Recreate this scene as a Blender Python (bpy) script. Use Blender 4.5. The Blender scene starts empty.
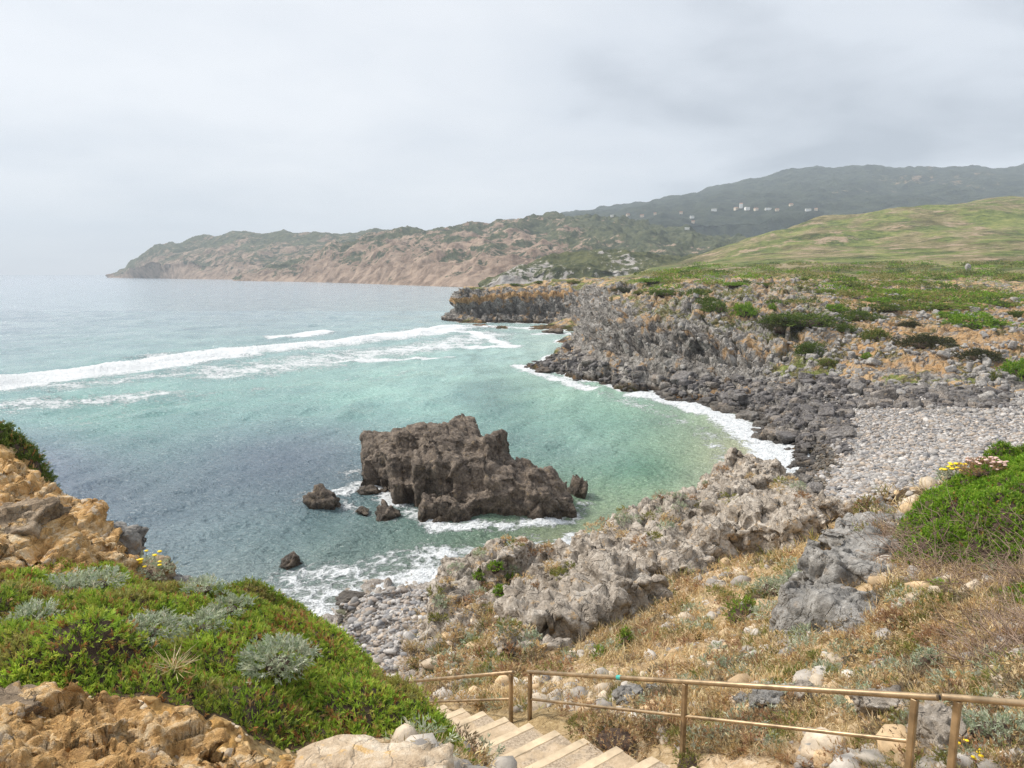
import bpy, bmesh, math, time
import numpy as np
from mathutils import Vector, Matrix
from mathutils.bvhtree import BVHTree

T0 = time.time()
SC = bpy.context.scene
COL = SC.collection
RNG = np.random.default_rng(7)

# ------------------------------------------------------------------ camera model
EYE = 22.0                       # eye height above the sea, metres
FPX = 731.0
PITCH = math.radians(8.63)
SP, CP = math.sin(PITCH), math.cos(PITCH)

def P(px, py, d):
    """world point seen at (px,py), d metres along the optical axis"""
    px, py, d = np.asarray(px, float), np.asarray(py, float), np.asarray(d, float)
    f = (py - 384) / FPX
    return np.stack(np.broadcast_arrays((px - 512) / FPX * d, d * (CP - f * SP), EYE - d * (SP + f * CP)), -1)

def PZ(px, py, z=0.0):
    f = (np.asarray(py, float) - 384) / FPX
    return P(px, py, (EYE - np.asarray(z, float)) / (SP + f * CP))

def PX(px, d, z):
    """world point in picture column px at depth d and height z"""
    px, d, z = np.asarray(px, float), np.asarray(d, float), np.asarray(z, float)
    f = ((EYE - z) / d - SP) / CP
    return P(px, 384 + FPX * f, d)

# ------------------------------------------------------------------ numpy noise
_pr = np.random.default_rng(11)
_perm = np.concatenate([_pr.permutation(256)] * 3).astype(np.int64)
_grad = _pr.normal(size=(256, 3)).astype(np.float32)
_grad /= np.linalg.norm(_grad, axis=1, keepdims=True)
_jit = _pr.random((256, 3)).astype(np.float32)

def perlin(p):
    p = np.asarray(p, np.float32)
    i = np.floor(p).astype(np.int64)
    f = p - i
    i &= 255
    u = f * f * f * (f * (f * 6 - 15) + 10)
    res = 0
    for dx in (0, 1):
        wx = u[:, 0] if dx else 1 - u[:, 0]
        for dy in (0, 1):
            wy = u[:, 1] if dy else 1 - u[:, 1]
            for dz in (0, 1):
                wz = u[:, 2] if dz else 1 - u[:, 2]
                h = _perm[_perm[_perm[(i[:, 0] + dx) & 255] + ((i[:, 1] + dy) & 255)] + ((i[:, 2] + dz) & 255)]
                g = _grad[h]
                res = res + wx * wy * wz * ((f[:, 0] - dx) * g[:, 0] + (f[:, 1] - dy) * g[:, 1] + (f[:, 2] - dz) * g[:, 2])
    return res * 1.5

def fbm(p, octv=4, lac=2.03, gain=0.5):
    p = np.asarray(p, np.float32)
    a, s = 1.0, 0
    for k in range(octv):
        s = s + a * perlin(p + 17.3 * k)
        p = p * lac
        a *= gain
    return s

def ridged(p, octv=4, lac=2.1, gain=0.5):
    p = np.asarray(p, np.float32)
    a, s = 1.0, 0
    for k in range(octv):
        s = s + a * (1 - np.abs(perlin(p + 9.7 * k)) * 2)
        p = p * lac
        a *= gain
    return s

def worley(p):
    """F1, F2, random value of the nearest cell"""
    p = np.asarray(p, np.float32)
    i = np.floor(p).astype(np.int64)
    f = p - i
    n = len(p)
    f1 = np.full(n, 9, np.float32); f2 = np.full(n, 9, np.float32); cid = np.zeros(n, np.int64)
    for dx in (-1, 0, 1):
        for dy in (-1, 0, 1):
            for dz in (-1, 0, 1):
                h = _perm[_perm[_perm[(i[:, 0] + dx) & 255] + ((i[:, 1] + dy) & 255)] + ((i[:, 2] + dz) & 255)]
                q = _jit[h] + np.array([dx, dy, dz], np.float32) - f
                d = np.sqrt((q * q).sum(1))
                m = d < f1
                f2 = np.where(m, f1, np.minimum(f2, d))
                cid = np.where(m, h, cid)
                f1 = np.where(m, d, f1)
    return f1, f2, _jit[cid, 0]

def facet(p):
    """value of a tilted plane inside each cell (angular broken faces), edge distance"""
    p = np.asarray(p, np.float32)
    i = np.floor(p).astype(np.int64); f = p - i; n = len(p)
    f1 = np.full(n, 9, np.float32); f2 = np.full(n, 9, np.float32); val = np.zeros(n, np.float32)
    for dx in (-1, 0, 1):
        for dy in (-1, 0, 1):
            for dz in (-1, 0, 1):
                h = _perm[_perm[_perm[(i[:, 0] + dx) & 255] + ((i[:, 1] + dy) & 255)] + ((i[:, 2] + dz) & 255)]
                q = _jit[h] + np.array([dx, dy, dz], np.float32) - f
                d = np.sqrt((q * q).sum(1)); m = d < f1
                f2 = np.where(m, f1, np.minimum(f2, d))
                val = np.where(m, (q * _grad[h]).sum(1) + .35 * (_jit[h, 2] - .5), val)
                f1 = np.where(m, d, f1)
    return val, f2 - f1

def sstep(a, b, x):
    t = np.clip((np.asarray(x) - a) / (b - a), 0, 1)
    return t * t * (3 - 2 * t)

def unit(v):
    return v / np.maximum(np.linalg.norm(v, axis=-1, keepdims=True), 1e-9)

def seg_dist(p, poly):
    """2D distance of points to a polyline"""
    p = p[:, :2]; best = np.full(len(p), 1e9)
    for a, b in zip(poly[:-1], poly[1:]):
        a, b = np.asarray(a)[:2], np.asarray(b)[:2]
        ab = b - a
        t = np.clip(((p - a) @ ab) / max(ab @ ab, 1e-9), 0, 1)
        best = np.minimum(best, np.hypot(*(p - a - t[:, None] * ab).T))
    return best

def inside(p, poly):
    x, y = p[:, 0], p[:, 1]; c = np.zeros(len(p), bool)
    poly = np.asarray(poly)[:, :2]
    for (x1, y1), (x2, y2) in zip(poly, np.roll(poly, -1, 0)):
        m = ((y1 > y) != (y2 > y)) & (x < (x2 - x1) * (y - y1) / (y2 - y1 + 1e-12) + x1)
        c ^= m
    return c

class RBF:
    def __init__(s, X, v, c, lam=0.0):
        s.X, s.c = np.asarray(X, float), c
        n = len(s.X)
        s.mean = np.mean(v, 0)
        A = s.k(s.X) + lam * np.eye(n)
        s.w = np.linalg.solve(A, np.asarray(v, float) - s.mean)
    def k(s, Y):
        d2 = ((Y[:, None, :] - s.X[None]) ** 2).sum(-1)
        return np.sqrt(d2 + s.c ** 2)
    def __call__(s, Y):
        Y = np.asarray(Y, float)
        return np.concatenate([s.k(y) @ s.w + s.mean for y in np.array_split(Y, max(1, len(Y) // 20000))])

# ------------------------------------------------------------------ mesh helpers
def mk_mesh(name, V, F, mats=(), attrs=None, smooth=True, midx=None):
    """V (n,3); F an int array (m,k) or a list of such arrays"""
    me = bpy.data.meshes.new(name)
    V = np.asarray(V, np.float32)
    if isinstance(F, np.ndarray): F = [F]
    F = [np.asarray(f, np.int32) for f in F if len(f)]
    me.vertices.add(len(V)); me.vertices.foreach_set('co', V.ravel())
    nl = sum(f.size for f in F); npoly = sum(len(f) for f in F)
    me.loops.add(nl); me.polygons.add(npoly)
    me.loops.foreach_set('vertex_index', np.concatenate([f.ravel() for f in F]))
    tot = np.concatenate([np.full(len(f), f.shape[1], np.int32) for f in F])
    me.polygons.foreach_set('loop_start', np.concatenate([[0], np.cumsum(tot)[:-1]]).astype(np.int32))
    if midx is not None: me.polygons.foreach_set('material_index', np.asarray(midx, np.int32))
    for m in mats: me.materials.append(m)
    me.update(calc_edges=True)
    me.polygons.foreach_set('use_smooth', np.full(npoly, bool(smooth)))
    for k, a in (attrs or {}).items():
        a = np.asarray(a, np.float32)
        if a.ndim == 1:
            me.attributes.new(k, 'FLOAT', 'POINT').data.foreach_set('value', a)
        else:
            c = np.ones((len(a), 4), np.float32); c[:, :3] = a
            me.attributes.new(k, 'FLOAT_COLOR', 'POINT').data.foreach_set('color', c.ravel())
    return me

def add(name, me, label=None, cat=None, group=None, kind=None, parent=None, loc=None):
    o = bpy.data.objects.new(name, me); COL.objects.link(o)
    if label: o['label'] = label
    if cat: o['category'] = cat
    if group: o['group'] = group
    if kind: o['kind'] = kind
    if parent is not None: o.parent = parent
    if loc is not None: o.location = loc
    return o

def grid_faces(nr, nc):
    i = np.arange(nr * nc).reshape(nr, nc)
    return np.stack([i[:-1, :-1], i[:-1, 1:], i[1:, 1:], i[1:, :-1]], -1).reshape(-1, 4)

def grid_normals(V, nr, nc):
    G = V.reshape(nr, nc, 3)
    du = np.gradient(G, axis=1); dv = np.gradient(G, axis=0)
    n = unit(np.cross(du, dv))
    n = np.where(n[..., 2:3] < 0, -n, n)
    return n.reshape(-1, 3)

_ico = {}
def ico(sub):
    if sub not in _ico:
        bm = bmesh.new(); bmesh.ops.create_icosphere(bm, subdivisions=sub, radius=1)
        bm.verts.ensure_lookup_table()
        V = np.array([v.co[:] for v in bm.verts]); F = np.array([[v.index for v in f.verts] for f in bm.faces])
        bm.free(); _ico[sub] = (V, F)
    return _ico[sub]

def stone(seed, sub=3, planes=14, box=False, soft=0.0, rough=0.05, freq=2.5):
    """one faceted stone of about unit half-size"""
    r = np.random.default_rng(seed)
    V, F = ico(sub)
    n = unit(r.normal(size=(planes, 3))); h = r.uniform(0.72, 1.0, planes)
    if box:
        ax = np.vstack([np.eye(3), -np.eye(3)]) + r.normal(size=(6, 3)) * 0.12
        n = np.vstack([n, unit(ax)]); h = np.concatenate([h * 1.22, r.uniform(0.8, 0.95, 6)])
    d = V @ n.T
    q = np.where(d > 0.05, h / np.maximum(d, 0.05), 9)
    if soft:
        rad = -soft * np.log(np.exp(-q / soft).sum(1))
    else:
        rad = q.min(1)
    rad = np.clip(rad, 0.3, 1.5)
    W = V * rad[:, None]
    if rough:
        W = W + V * (fbm(W * freq + seed * 3.1, 4) * rough)[:, None]
    return W, F

def rotz(a):
    c, s = math.cos(a), math.sin(a)
    return np.array([[c, -s, 0], [s, c, 0], [0, 0, 1]])

def rot_rand(r, tilt=math.pi):
    a, b, c = r.uniform(0, 6.28), r.uniform(-tilt, tilt), r.uniform(0, 6.28)
    cb, sb = math.cos(b), math.sin(b)
    return rotz(a) @ np.array([[1, 0, 0], [0, cb, -sb], [0, sb, cb]]) @ rotz(c)

def remesh(V, F, voxel):
    me = mk_mesh('tmp', V, F)
    o = bpy.data.objects.new('tmp', me); COL.objects.link(o)
    m = o.modifiers.new('r', 'REMESH'); m.mode = 'VOXEL'; m.voxel_size = voxel
    dg = bpy.context.evaluated_depsgraph_get()
    e = o.evaluated_get(dg).to_mesh()
    n = len(e.vertices); W = np.empty(n * 3, np.float32); e.vertices.foreach_get('co', W)
    nn = np.empty(n * 3, np.float32); e.vertices.foreach_get('normal', nn)
    li = np.empty(len(e.loops), np.int32); e.loops.foreach_get('vertex_index', li)
    Q = li.reshape(-1, 4).copy()
    o.evaluated_get(dg).to_mesh_clear()
    bpy.data.objects.remove(o); bpy.data.meshes.remove(me)
    return W.reshape(-1, 3).astype(float), Q, nn.reshape(-1, 3).astype(float)

def crag(blocks, voxel, seed, crack=0.35, cell=1.6, fine=0.12, stretch=(1, 1, 0.55), tilt=0.0, joints=(), fk=1.0):
    """one continuous craggy rock: union of fractured blocks (centre, half sizes, yaw)"""
    Vs, Fs, k = [], [], 0
    r = np.random.default_rng(seed)
    for j, (c, hs, yaw) in enumerate(blocks):
        W, F = stone(seed * 31 + j, 4, 9, box=True, soft=0.03, rough=0.05)
        W = (W * hs) @ (rotz(yaw) @ rot_rand(r, 0.14) @ rotz(-0)).T if False else (W * hs) @ rotz(yaw).T
        if tilt:
            ct, st = math.cos(tilt), math.sin(tilt)
            W = W @ np.array([[ct, 0, st], [0, 1, 0], [-st, 0, ct]]).T
        Vs.append(W + c); Fs.append(F + k); k += len(W)
    W, Q, n = remesh(np.vstack(Vs), np.vstack(Fs), voxel)
    p = W * np.array(stretch) / cell
    p = p + 0.25 * np.stack([perlin(p * 1.3 + 5), perlin(p * 1.3 + 50), perlin(p * 1.3 + 90)], 1)
    val, e = facet(p)
    W = W + n * (val * cell * .34 * fk - crack * .55 * (1 - sstep(0, .10, e)))[:, None]
    v2, e2 = facet(p * 2.6 + 31)
    W = W + n * (v2 * cell * .15 * fk - crack * .2 * (1 - sstep(0, .10, e2)))[:, None]
    v3, e3 = facet(p * 6.5 + 11)
    W = W + n * (v3 * cell * .05 * fk + fbm(W / cell * 2.2 + 77, 5) * fine * .6)[:, None]
    for jd, sp_, amp in joints:                     # bedding and joint planes
        u_ = W @ unit(np.array(jd, float)) / sp_ + .22 * perlin(W / sp_ * .45 + 3) + .06 * perlin(W / sp_ * 2.2)
        fr = u_ - np.floor(u_); hsh = _jit[_perm[np.floor(u_).astype(int) & 255], 1]
        W = W - n * (amp * np.exp(-(np.minimum(fr, 1 - fr) / .07) ** 2))[:, None] + n * ((hsh - .5) * amp * .9)[:, None]
    cav = sstep(0, 0.2, e)
    return W, Q, cav

def leaves(o, ax, ln, L, ll, lw, spread, r, t0=0.1, tip=1.0):
    """L diamond leaves round each axis; returns V, quads, sprig index per vertex"""
    n = len(o)
    o = np.repeat(o, L, 0); a = np.repeat(unit(ax), L, 0); ln = np.repeat(np.broadcast_to(ln, n), L)
    m = n * L
    t = r.uniform(t0, tip, m)
    rnd = r.normal(size=(m, 3))
    perp = unit(rnd - (rnd * a).sum(1, keepdims=True) * a)
    s = np.clip(r.normal(spread, 0.25, m), 0.05, 1.5)
    d = a * np.cos(s)[:, None] + perp * np.sin(s)[:, None]
    side = unit(np.cross(d, r.normal(size=(m, 3))))
    b = o + a * (ln * t)[:, None]
    l = ll * r.uniform(0.6, 1.3, m); w = lw * r.uniform(0.6, 1.3, m)
    V = np.stack([b, b + d * (l * .45)[:, None] + side * w[:, None], b + d * l[:, None], b + d * (l * .45)[:, None] - side * w[:, None]], 1)
    return V.reshape(-1, 3), np.arange(m * 4).reshape(-1, 4), np.repeat(np.arange(n), L * 4)
# ------------------------------------------------------------------ materials
class Mat:
    def __init__(s, name, rough=0.9, spec=0.25):
        s.m = bpy.data.materials.new(name); s.m.use_nodes = True
        s.t = s.m.node_tree; s.b = s.t.nodes['Principled BSDF']
        s.b.inputs['Roughness'].default_value = rough
        s.b.inputs['Specular IOR Level'].default_value = spec
        s._pos = None
    def n(s, typ, **kw):
        nd = s.t.nodes.new(typ)
        for k, v in kw.items(): setattr(nd, k, v)
        return nd
    def put(s, sock, v):
        if isinstance(v, bpy.types.NodeSocket): s.t.links.new(v, sock)
        elif isinstance(v, (tuple, list)) and len(v) == 3 and sock.type == 'RGBA': sock.default_value = (*v, 1)
        else: sock.default_value = v
    def pos(s):
        if s._pos is None:
            s._pos = s.n('ShaderNodeTexCoord').outputs['Object']
        return s._pos
    def wpos(s): return s.n('ShaderNodeNewGeometry').outputs['Position']
    def map(s, vec, scale=(1, 1, 1), rot=(0, 0, 0)):
        nd = s.n('ShaderNodeMapping'); s.put(nd.inputs['Vector'], vec)
        nd.inputs['Scale'].default_value = scale; nd.inputs['Rotation'].default_value = rot
        return nd.outputs[0]
    def noise(s, scale, detail=5, rough=0.6, vec=None, dist=0.0):
        nd = s.n('ShaderNodeTexNoise'); s.put(nd.inputs['Vector'], vec or s.pos())
        nd.inputs['Scale'].default_value = scale; nd.inputs['Detail'].default_value = detail
        nd.inputs['Roughness'].default_value = rough; nd.inputs['Distortion'].default_value = dist
        return nd.outputs['Fac']
    def vor(s, scale, feature='DISTANCE_TO_EDGE', vec=None, rnd=1.0):
        nd = s.n('ShaderNodeTexVoronoi', feature=feature); s.put(nd.inputs['Vector'], vec or s.pos())
        nd.inputs['Scale'].default_value = scale; nd.inputs['Randomness'].default_value = rnd
        return nd.outputs['Distance'] if feature != 'CELL' else nd.outputs['Color']
    def vcol(s, scale, vec=None):
        nd = s.n('ShaderNodeTexVoronoi'); s.put(nd.inputs['Vector'], vec or s.pos())
        nd.inputs['Scale'].default_value = scale
        return nd.outputs['Color']
    def attr(s, name, col=False):
        nd = s.n('ShaderNodeAttribute', attribute_name=name)
        return nd.outputs['Color' if col else 'Fac']
    def math(s, op, a, b=0.0, clamp=False):
        nd = s.n('ShaderNodeMath', operation=op); nd.use_clamp = clamp
        s.put(nd.inputs[0], a); s.put(nd.inputs[1], b)
        return nd.outputs[0]
    def step(s, x, a, b):
        nd = s.n('ShaderNodeMapRange', interpolation_type='SMOOTHSTEP')
        s.put(nd.inputs['Value'], x); nd.inputs['From Min'].default_value = a; nd.inputs['From Max'].default_value = b
        return nd.outputs[0]
    def mix(s, f, a, b, blend='MIX'):
        nd = s.n('ShaderNodeMix', data_type='RGBA', blend_type=blend)
        s.put(nd.inputs['Factor'], f); s.put(nd.inputs['A'], a) if False else None
        s.put(nd.inputs[6], a); s.put(nd.inputs[7], b)
        return nd.outputs[2]
    def ramp(s, x, stops):
        nd = s.n('ShaderNodeValToRGB'); s.put(nd.inputs[0], x)
        cr = nd.color_ramp
        while len(cr.elements) < len(stops): cr.elements.new(0.5)
        for e, (p, c) in zip(cr.elements, stops): e.position = p; e.color = (*c, 1)
        return nd.outputs[0]
    def bump(s, h, strength=0.5, dist=0.1, prev=None):
        nd = s.n('ShaderNodeBump'); s.put(nd.inputs['Height'], h)
        nd.inputs['Strength'].default_value = strength; nd.inputs['Distance'].default_value = dist
        if prev is not None: s.put(nd.inputs['Normal'], prev)
        return nd.outputs[0]
    def color(s, c): s.put(s.b.inputs['Base Color'], c)
    def normal(s, n): s.put(s.b.inputs['Normal'], n)
    def sep(s, vec):
        nd = s.n('ShaderNodeSeparateXYZ'); s.put(nd.inputs[0], vec); return nd.outputs

def rock_colour(w, sc, dark, mid, light, vec=None):
    a = w.noise(0.9 * sc, 6, 0.65, vec); b = w.noise(5.5 * sc, 5, 0.7, vec)
    x = w.math('ADD', w.math('MULTIPLY', a, 0.55), w.math('MULTIPLY', b, 0.45))
    return w.ramp(x, [(0.36, dark), (0.5, mid), (0.64, light)])

def rock_bump(w, sc, k=1.0, vec=None, crack=.4):
    wn_ = w.n('ShaderNodeTexNoise'); w.put(wn_.inputs['Vector'], w.pos()); wn_.inputs['Scale'].default_value = 2.2 * sc; wn_.inputs['Detail'].default_value = 4
    wv = w.n('ShaderNodeVectorMath', operation='MULTIPLY_ADD'); w.put(wv.inputs[0], wn_.outputs['Color']); wv.inputs[1].default_value = (.55 / sc,) * 3; w.put(wv.inputs[2], w.pos())
    cr = w.step(w.vor(1.5 * sc, vec=w.map(wv.outputs[0], (1, 1, 0.6))), 0.0, 0.05)
    h = w.math('ADD', w.math('MULTIPLY', cr, crack), w.noise(4.0 * sc, 8, 0.7, vec))
    n = w.bump(h, 0.9 * k, 0.22 / sc)
    return w.bump(w.noise(22 * sc, 4, 0.7, vec), 0.55 * k, 0.035 / sc, n)

def rock_mat(name, dark, mid, light, sc=1.0, lichen=None, k=1.0, wet=None, tintattr=False, crack=.4):
    w = Mat(name, 0.88, 0.3)
    c = rock_colour(w, sc, dark, mid, light)
    if lichen:
        c = w.mix(w.step(w.noise(2.3 * sc, 6, 0.7), 0.56, 0.66), c, lichen)
    if tintattr:
        oi = w.n('ShaderNodeObjectInfo').outputs['Random']
        c = w.mix(1.0, c, w.ramp(oi, [(0, (.6, .6, .64)), (.5, (1, 1, 1)), (1, (1.3, 1.2, 1.1))]), 'MULTIPLY')
    if wet is not None:
        z = w.sep(w.wpos())[2]
        z = w.math('ADD', z, w.math('MULTIPLY', w.math('SUBTRACT', w.noise(0.6, 3), 0.5), 2.2))
        f = w.step(z, wet + 0.5, wet - 0.5)
        c = w.mix(f, c, w.mix(1.0, c, (.5, .47, .42), 'MULTIPLY'))
        w.put(w.b.inputs['Roughness'], w.math('SUBTRACT', 0.88, w.math('MULTIPLY', f, 0.4)))
    w.color(c); w.normal(rock_bump(w, sc, k, crack=crack))
    return w.m

M = {}
M['stack'] = rock_mat('dark_sea_rock', (.042, .035, .03), (.15, .118, .092), (.31, .25, .195), 0.8, (.24, .18, .115), 1.1, wet=0.8)
M['boulder'] = rock_mat('shore_rock', (.085, .077, .07), (.22, .20, .183), (.43, .40, .37), 0.9, (.31, .25, .18), 1.1, wet=0.9, tintattr=True)
M['lime'] = rock_mat('weathered_limestone', (.15, .125, .10), (.46, .395, .325), (.76, .69, .60), 1.2, (.54, .38, .22), 1.1)
M['grey'] = rock_mat('grey_limestone', (.105, .10, .093), (.27, .255, .235), (.50, .475, .44), 1.5, (.33, .28, .23), 0.9)
M['tan'] = rock_mat('tan_rock', (.34, .24, .15), (.58, .45, .31), (.74, .63, .49), 3.2, (.66, .43, .19), .8, crack=.25)
M['brown'] = rock_mat('brown_rock', (.17, .125, .085), (.36, .265, .175), (.56, .45, .33), 2.8, (.55, .35, .16), 1.2, crack=.3)
M['ochre'] = rock_mat('ochre_rock', (.36, .19, .07), (.70, .42, .165), (.87, .71, .48), 2.2, (.70, .57, .42), 1.2, crack=.3)
M['algae'] = rock_mat('algae_rock', (.06, .06, .04), (.15, .145, .095), (.28, .26, .2), 2.2, (.13, .19, .05), 0.8)

M['scree'] = rock_mat('pale_scree', (.13, .122, .115), (.31, .29, .27), (.54, .51, .47), 0.9, (.40, .30, .19), 1.0)
def pebble_mat():
    w = Mat('cobbles', 0.85, 0.3)
    c = w.attr('tint', True)
    c = w.mix(0.45, c, w.mix(1.0, c, w.ramp(w.noise(7, 4), [(.3, (.4, .4, .4)), (.7, (1.5, 1.45, 1.4))]), 'MULTIPLY'))
    w.color(c); w.normal(w.bump(w.noise(14, 4), 0.4, 0.03))
    return w.m
M['pebble'] = pebble_mat()

def leaf_mat(name, trans=0.35):
    w = Mat(name, 0.6, 0.25)
    c = w.attr('tint', True)
    w.color(c)
    tr = w.n('ShaderNodeBsdfTranslucent'); w.put(tr.inputs[0], c)
    mx = w.n('ShaderNodeMixShader'); mx.inputs[0].default_value = trans
    w.t.links.new(w.b.outputs[0], mx.inputs[1]); w.t.links.new(tr.outputs[0], mx.inputs[2])
    w.t.links.new(mx.outputs[0], w.t.nodes['Material Output'].inputs[0])
    return w.m
M['leaf'] = leaf_mat('leaves')
M['dry'] = leaf_mat('dry_stalks', 0.2)

def plain(name, c, rough=0.8, var=0.25, sc=6, bump=0.3, metal=0.0, spec=0.3, dist=0.01):
    w = Mat(name, rough, spec)
    w.b.inputs['Metallic'].default_value = metal
    lo = tuple(x * (1 - var) for x in c); hi = tuple(min(1, x * (1 + var)) for x in c)
    w.color(w.ramp(w.noise(sc, 5), [(.3, lo), (.7, hi)]))
    if bump: w.normal(w.bump(w.noise(sc * 4, 4), bump, dist))
    return w.m
M['twig'] = plain('twigs', (.075, .05, .036), .95, .4, 9, .8, dist=.03)
M['deadtwig'] = plain('dead_twigs', (.30, .215, .16), .95, .35, 9, .3)
M['petal'] = plain('yellow_petals', (.85, .60, .02), .6, .15, 20, 0)
M['bract'] = plain('pale_pink_petals', (.62, .42, .36), .7, .2, 20, 0)
M['bronze'] = plain('bronze_metal', (.36, .26, .155), .45, .5, 5.0, .12, .6, .5)
M['joint'] = plain('dark_joint', (.05, .04, .04), .6, .2, 8, 0)
M['teal'] = plain('teal_tape', (.06, .38, .33), .5, .1, 8, 0)
def step_mat():
    w = Mat('sandy_concrete', .93, .15)
    c = w.ramp(w.noise(2.4, 6, .65), [(.32, (.38, .29, .19)), (.5, (.50, .385, .26)), (.66, (.62, .50, .365))])
    g = w.ramp(w.noise(26, 4, .75), [(.35, (.24, .185, .13)), (.6, (.52, .42, .31))])
    w.color(w.mix(w.step(w.noise(1.5, 5, .6), .50, .58), c, g))
    w.normal(w.bump(w.noise(7, 8, .75), .8, .05)); return w.m
M['step'] = step_mat()
M['nosing'] = plain('pale_concrete', (.53, .42, .285), .92, .28, 3.0, .6, dist=.02)
M['white'] = plain('white_render', (.78, .76, .72), .8, .06, .3, 0)
M['cream'] = plain('cream_render', (.62, .52, .40), .8, .08, .3, 0)
M['tileroof'] = plain('clay_tile', (.36, .19, .12), .85, .2, .5, 0)
M['glass'] = plain('dark_panes', (.05, .06, .07), .15, .1, 1, 0, spec=.5)

# near slope: soil, dry litter, limestone, shade painted under the juniper
def ground_mat():
    w = Mat('slope_ground', 0.95, 0.15)
    n1 = w.noise(0.45, 6, .65); n2 = w.noise(3.2, 6, .7); n3 = w.noise(17, 4, .7)
    soil = w.ramp(w.math('ADD', w.math('MULTIPLY', n2, .6), w.math('MULTIPLY', n3, .4)), [(.36, (.31, .21, .12)), (.5, (.54, .39, .235)), (.66, (.72, .60, .44))])
    dry = w.ramp(w.math('ADD', w.math('MULTIPLY', n2, .4), w.math('MULTIPLY', n3, .6)), [(.36, (.18, .125, .065)), (.5, (.38, .27, .135)), (.66, (.54, .42, .25))])
    c = w.mix(w.step(n1, .42, .58), soil, dry)
    org = w.ramp(n2, [(.35, (.42, .21, .06)), (.5, (.62, .36, .12)), (.68, (.72, .53, .30))])
    c = w.mix(w.attr('orange'), c, org)
    rk = rock_colour(w, 1.0, (.15, .13, .115), (.33, .295, .26), (.56, .52, .47))
    rk = w.mix(w.step(w.noise(1.7, 6, .7), .55, .66), rk, (.42, .30, .18))
    rm = w.math('ADD', w.attr('rock'), w.math('MULTIPLY', w.math('SUBTRACT', n2, .5), 1.6))
    c = w.mix(w.step(rm, .38, .58), c, rk)
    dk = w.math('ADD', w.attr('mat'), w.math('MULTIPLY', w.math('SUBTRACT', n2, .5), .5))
    c = w.mix(w.step(dk, .4, .6), c, w.ramp(n3, [(.3, (.045, .035, .02)), (.7, (.15, .10, .055))]))  # occlusion under the shrubs, put into the ground colour as dark brown
    w.color(c); w.normal(rock_bump(w, 1.3, 0.8))
    return w.m
M['ground'] = ground_mat()

# far shore: cliffs, boulder apron, plateau with scrub, green hills
def coast_mat():
    w = Mat('coast_ground', 0.93, 0.15)
    p = w.pos()
    n1 = w.noise(.055, 6, .6); n2 = w.noise(.35, 7, .68); n3 = w.noise(1.6, 6, .7)
    nn = w.math('ADD', w.math('MULTIPLY', n2, .5), w.math('MULTIPLY', n3, .5))
    rk = w.ramp(nn, [(.37, (.055, .05, .047)), (.48, (.198, .18, .16)), (.61, (.45, .42, .385))])
    rk = w.mix(w.step(w.noise(.22, 5, .6), .56, .64), rk, w.ramp(n3, [(.35, (.28, .17, .08)), (.65, (.45, .32, .2))]))
    soil = w.ramp(nn, [(.36, (.30, .185, .095)), (.5, (.50, .335, .18)), (.64, (.62, .47, .30))])
    hl = w.math('ADD', w.math('MULTIPLY', w.noise(.022, 6, .65), .5), w.math('MULTIPLY', w.noise(.14, 5, .75), .5))
    hmix = w.mix(w.attr('hill'), nn, hl)
    veg = w.ramp(hmix, [(.40, (.045, .065, .018)), (.5, (.145, .175, .045)), (.60, (.27, .27, .09))])
    scrub = w.ramp(hmix, [(.40, (.075, .07, .028)), (.5, (.18, .155, .07)), (.60, (.33, .27, .155))])
    hill = w.mix(w.step(w.noise(.016, 7, .68), .44, .56), veg, scrub)
    hill = w.mix(w.step(w.noise(.03, 7, .72), .55, .63), hill, w.ramp(n2, [(.35, (.30, .20, .12)), (.65, (.42, .33, .24))]))
    # the plateau: patches of scrub, bare soil and stone
    a = w.noise(.11, 6, .62)
    pl = w.mix(w.step(a, .47, .52), soil, w.mix(w.step(n2, .44, .56), scrub, veg))
    pl = w.mix(w.step(w.noise(.2, 6, .68, vec=w.map(p, (1, 1.4, 1))), .515, .555), pl, rk)
    c = w.mix(w.attr('hill'), pl, hill)
    ro = w.math('ADD', w.attr('rock'), w.math('MULTIPLY', w.math('SUBTRACT', nn, .5), 1.8))
    c = w.mix(w.step(ro, .40, .60), c, rk)
    so = w.math('ADD', w.attr('orange'), w.math('MULTIPLY', w.math('SUBTRACT', n2, .5), 1.3))
    c = w.mix(w.step(so, .42, .62), c, w.ramp(n3, [(.35, (.36, .20, .085)), (.65, (.55, .37, .20))]))
    bt = w.attr('beach')
    be = w.ramp(w.noise(2.2, 5, .7), [(.35, (.24, .22, .205)), (.5, (.42, .39, .365)), (.65, (.58, .54, .5))])
    c = w.mix(bt, c, be)
    z = w.math('ADD', w.sep(w.wpos())[2], w.math('MULTIPLY', w.math('SUBTRACT', n2, .5), 1.6))
    c = w.mix(w.step(z, 1.7, .5), c, w.mix(1.0, c, (.34, .29, .24), 'MULTIPLY'))
    w.color(c)
    h = w.math('ADD', w.math('MULTIPLY', w.step(w.vor(.55, vec=w.map(p, (1, 1, .7), (.5, .3, 0))), 0, .1), .5), w.noise(1.0, 8, .72))
    nb = w.bump(h, .9, .8)
    w.normal(w.bump(w.noise(5, 5, .7), .6, .2, nb))
    return w.m
M['coast'] = coast_mat()

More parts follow.
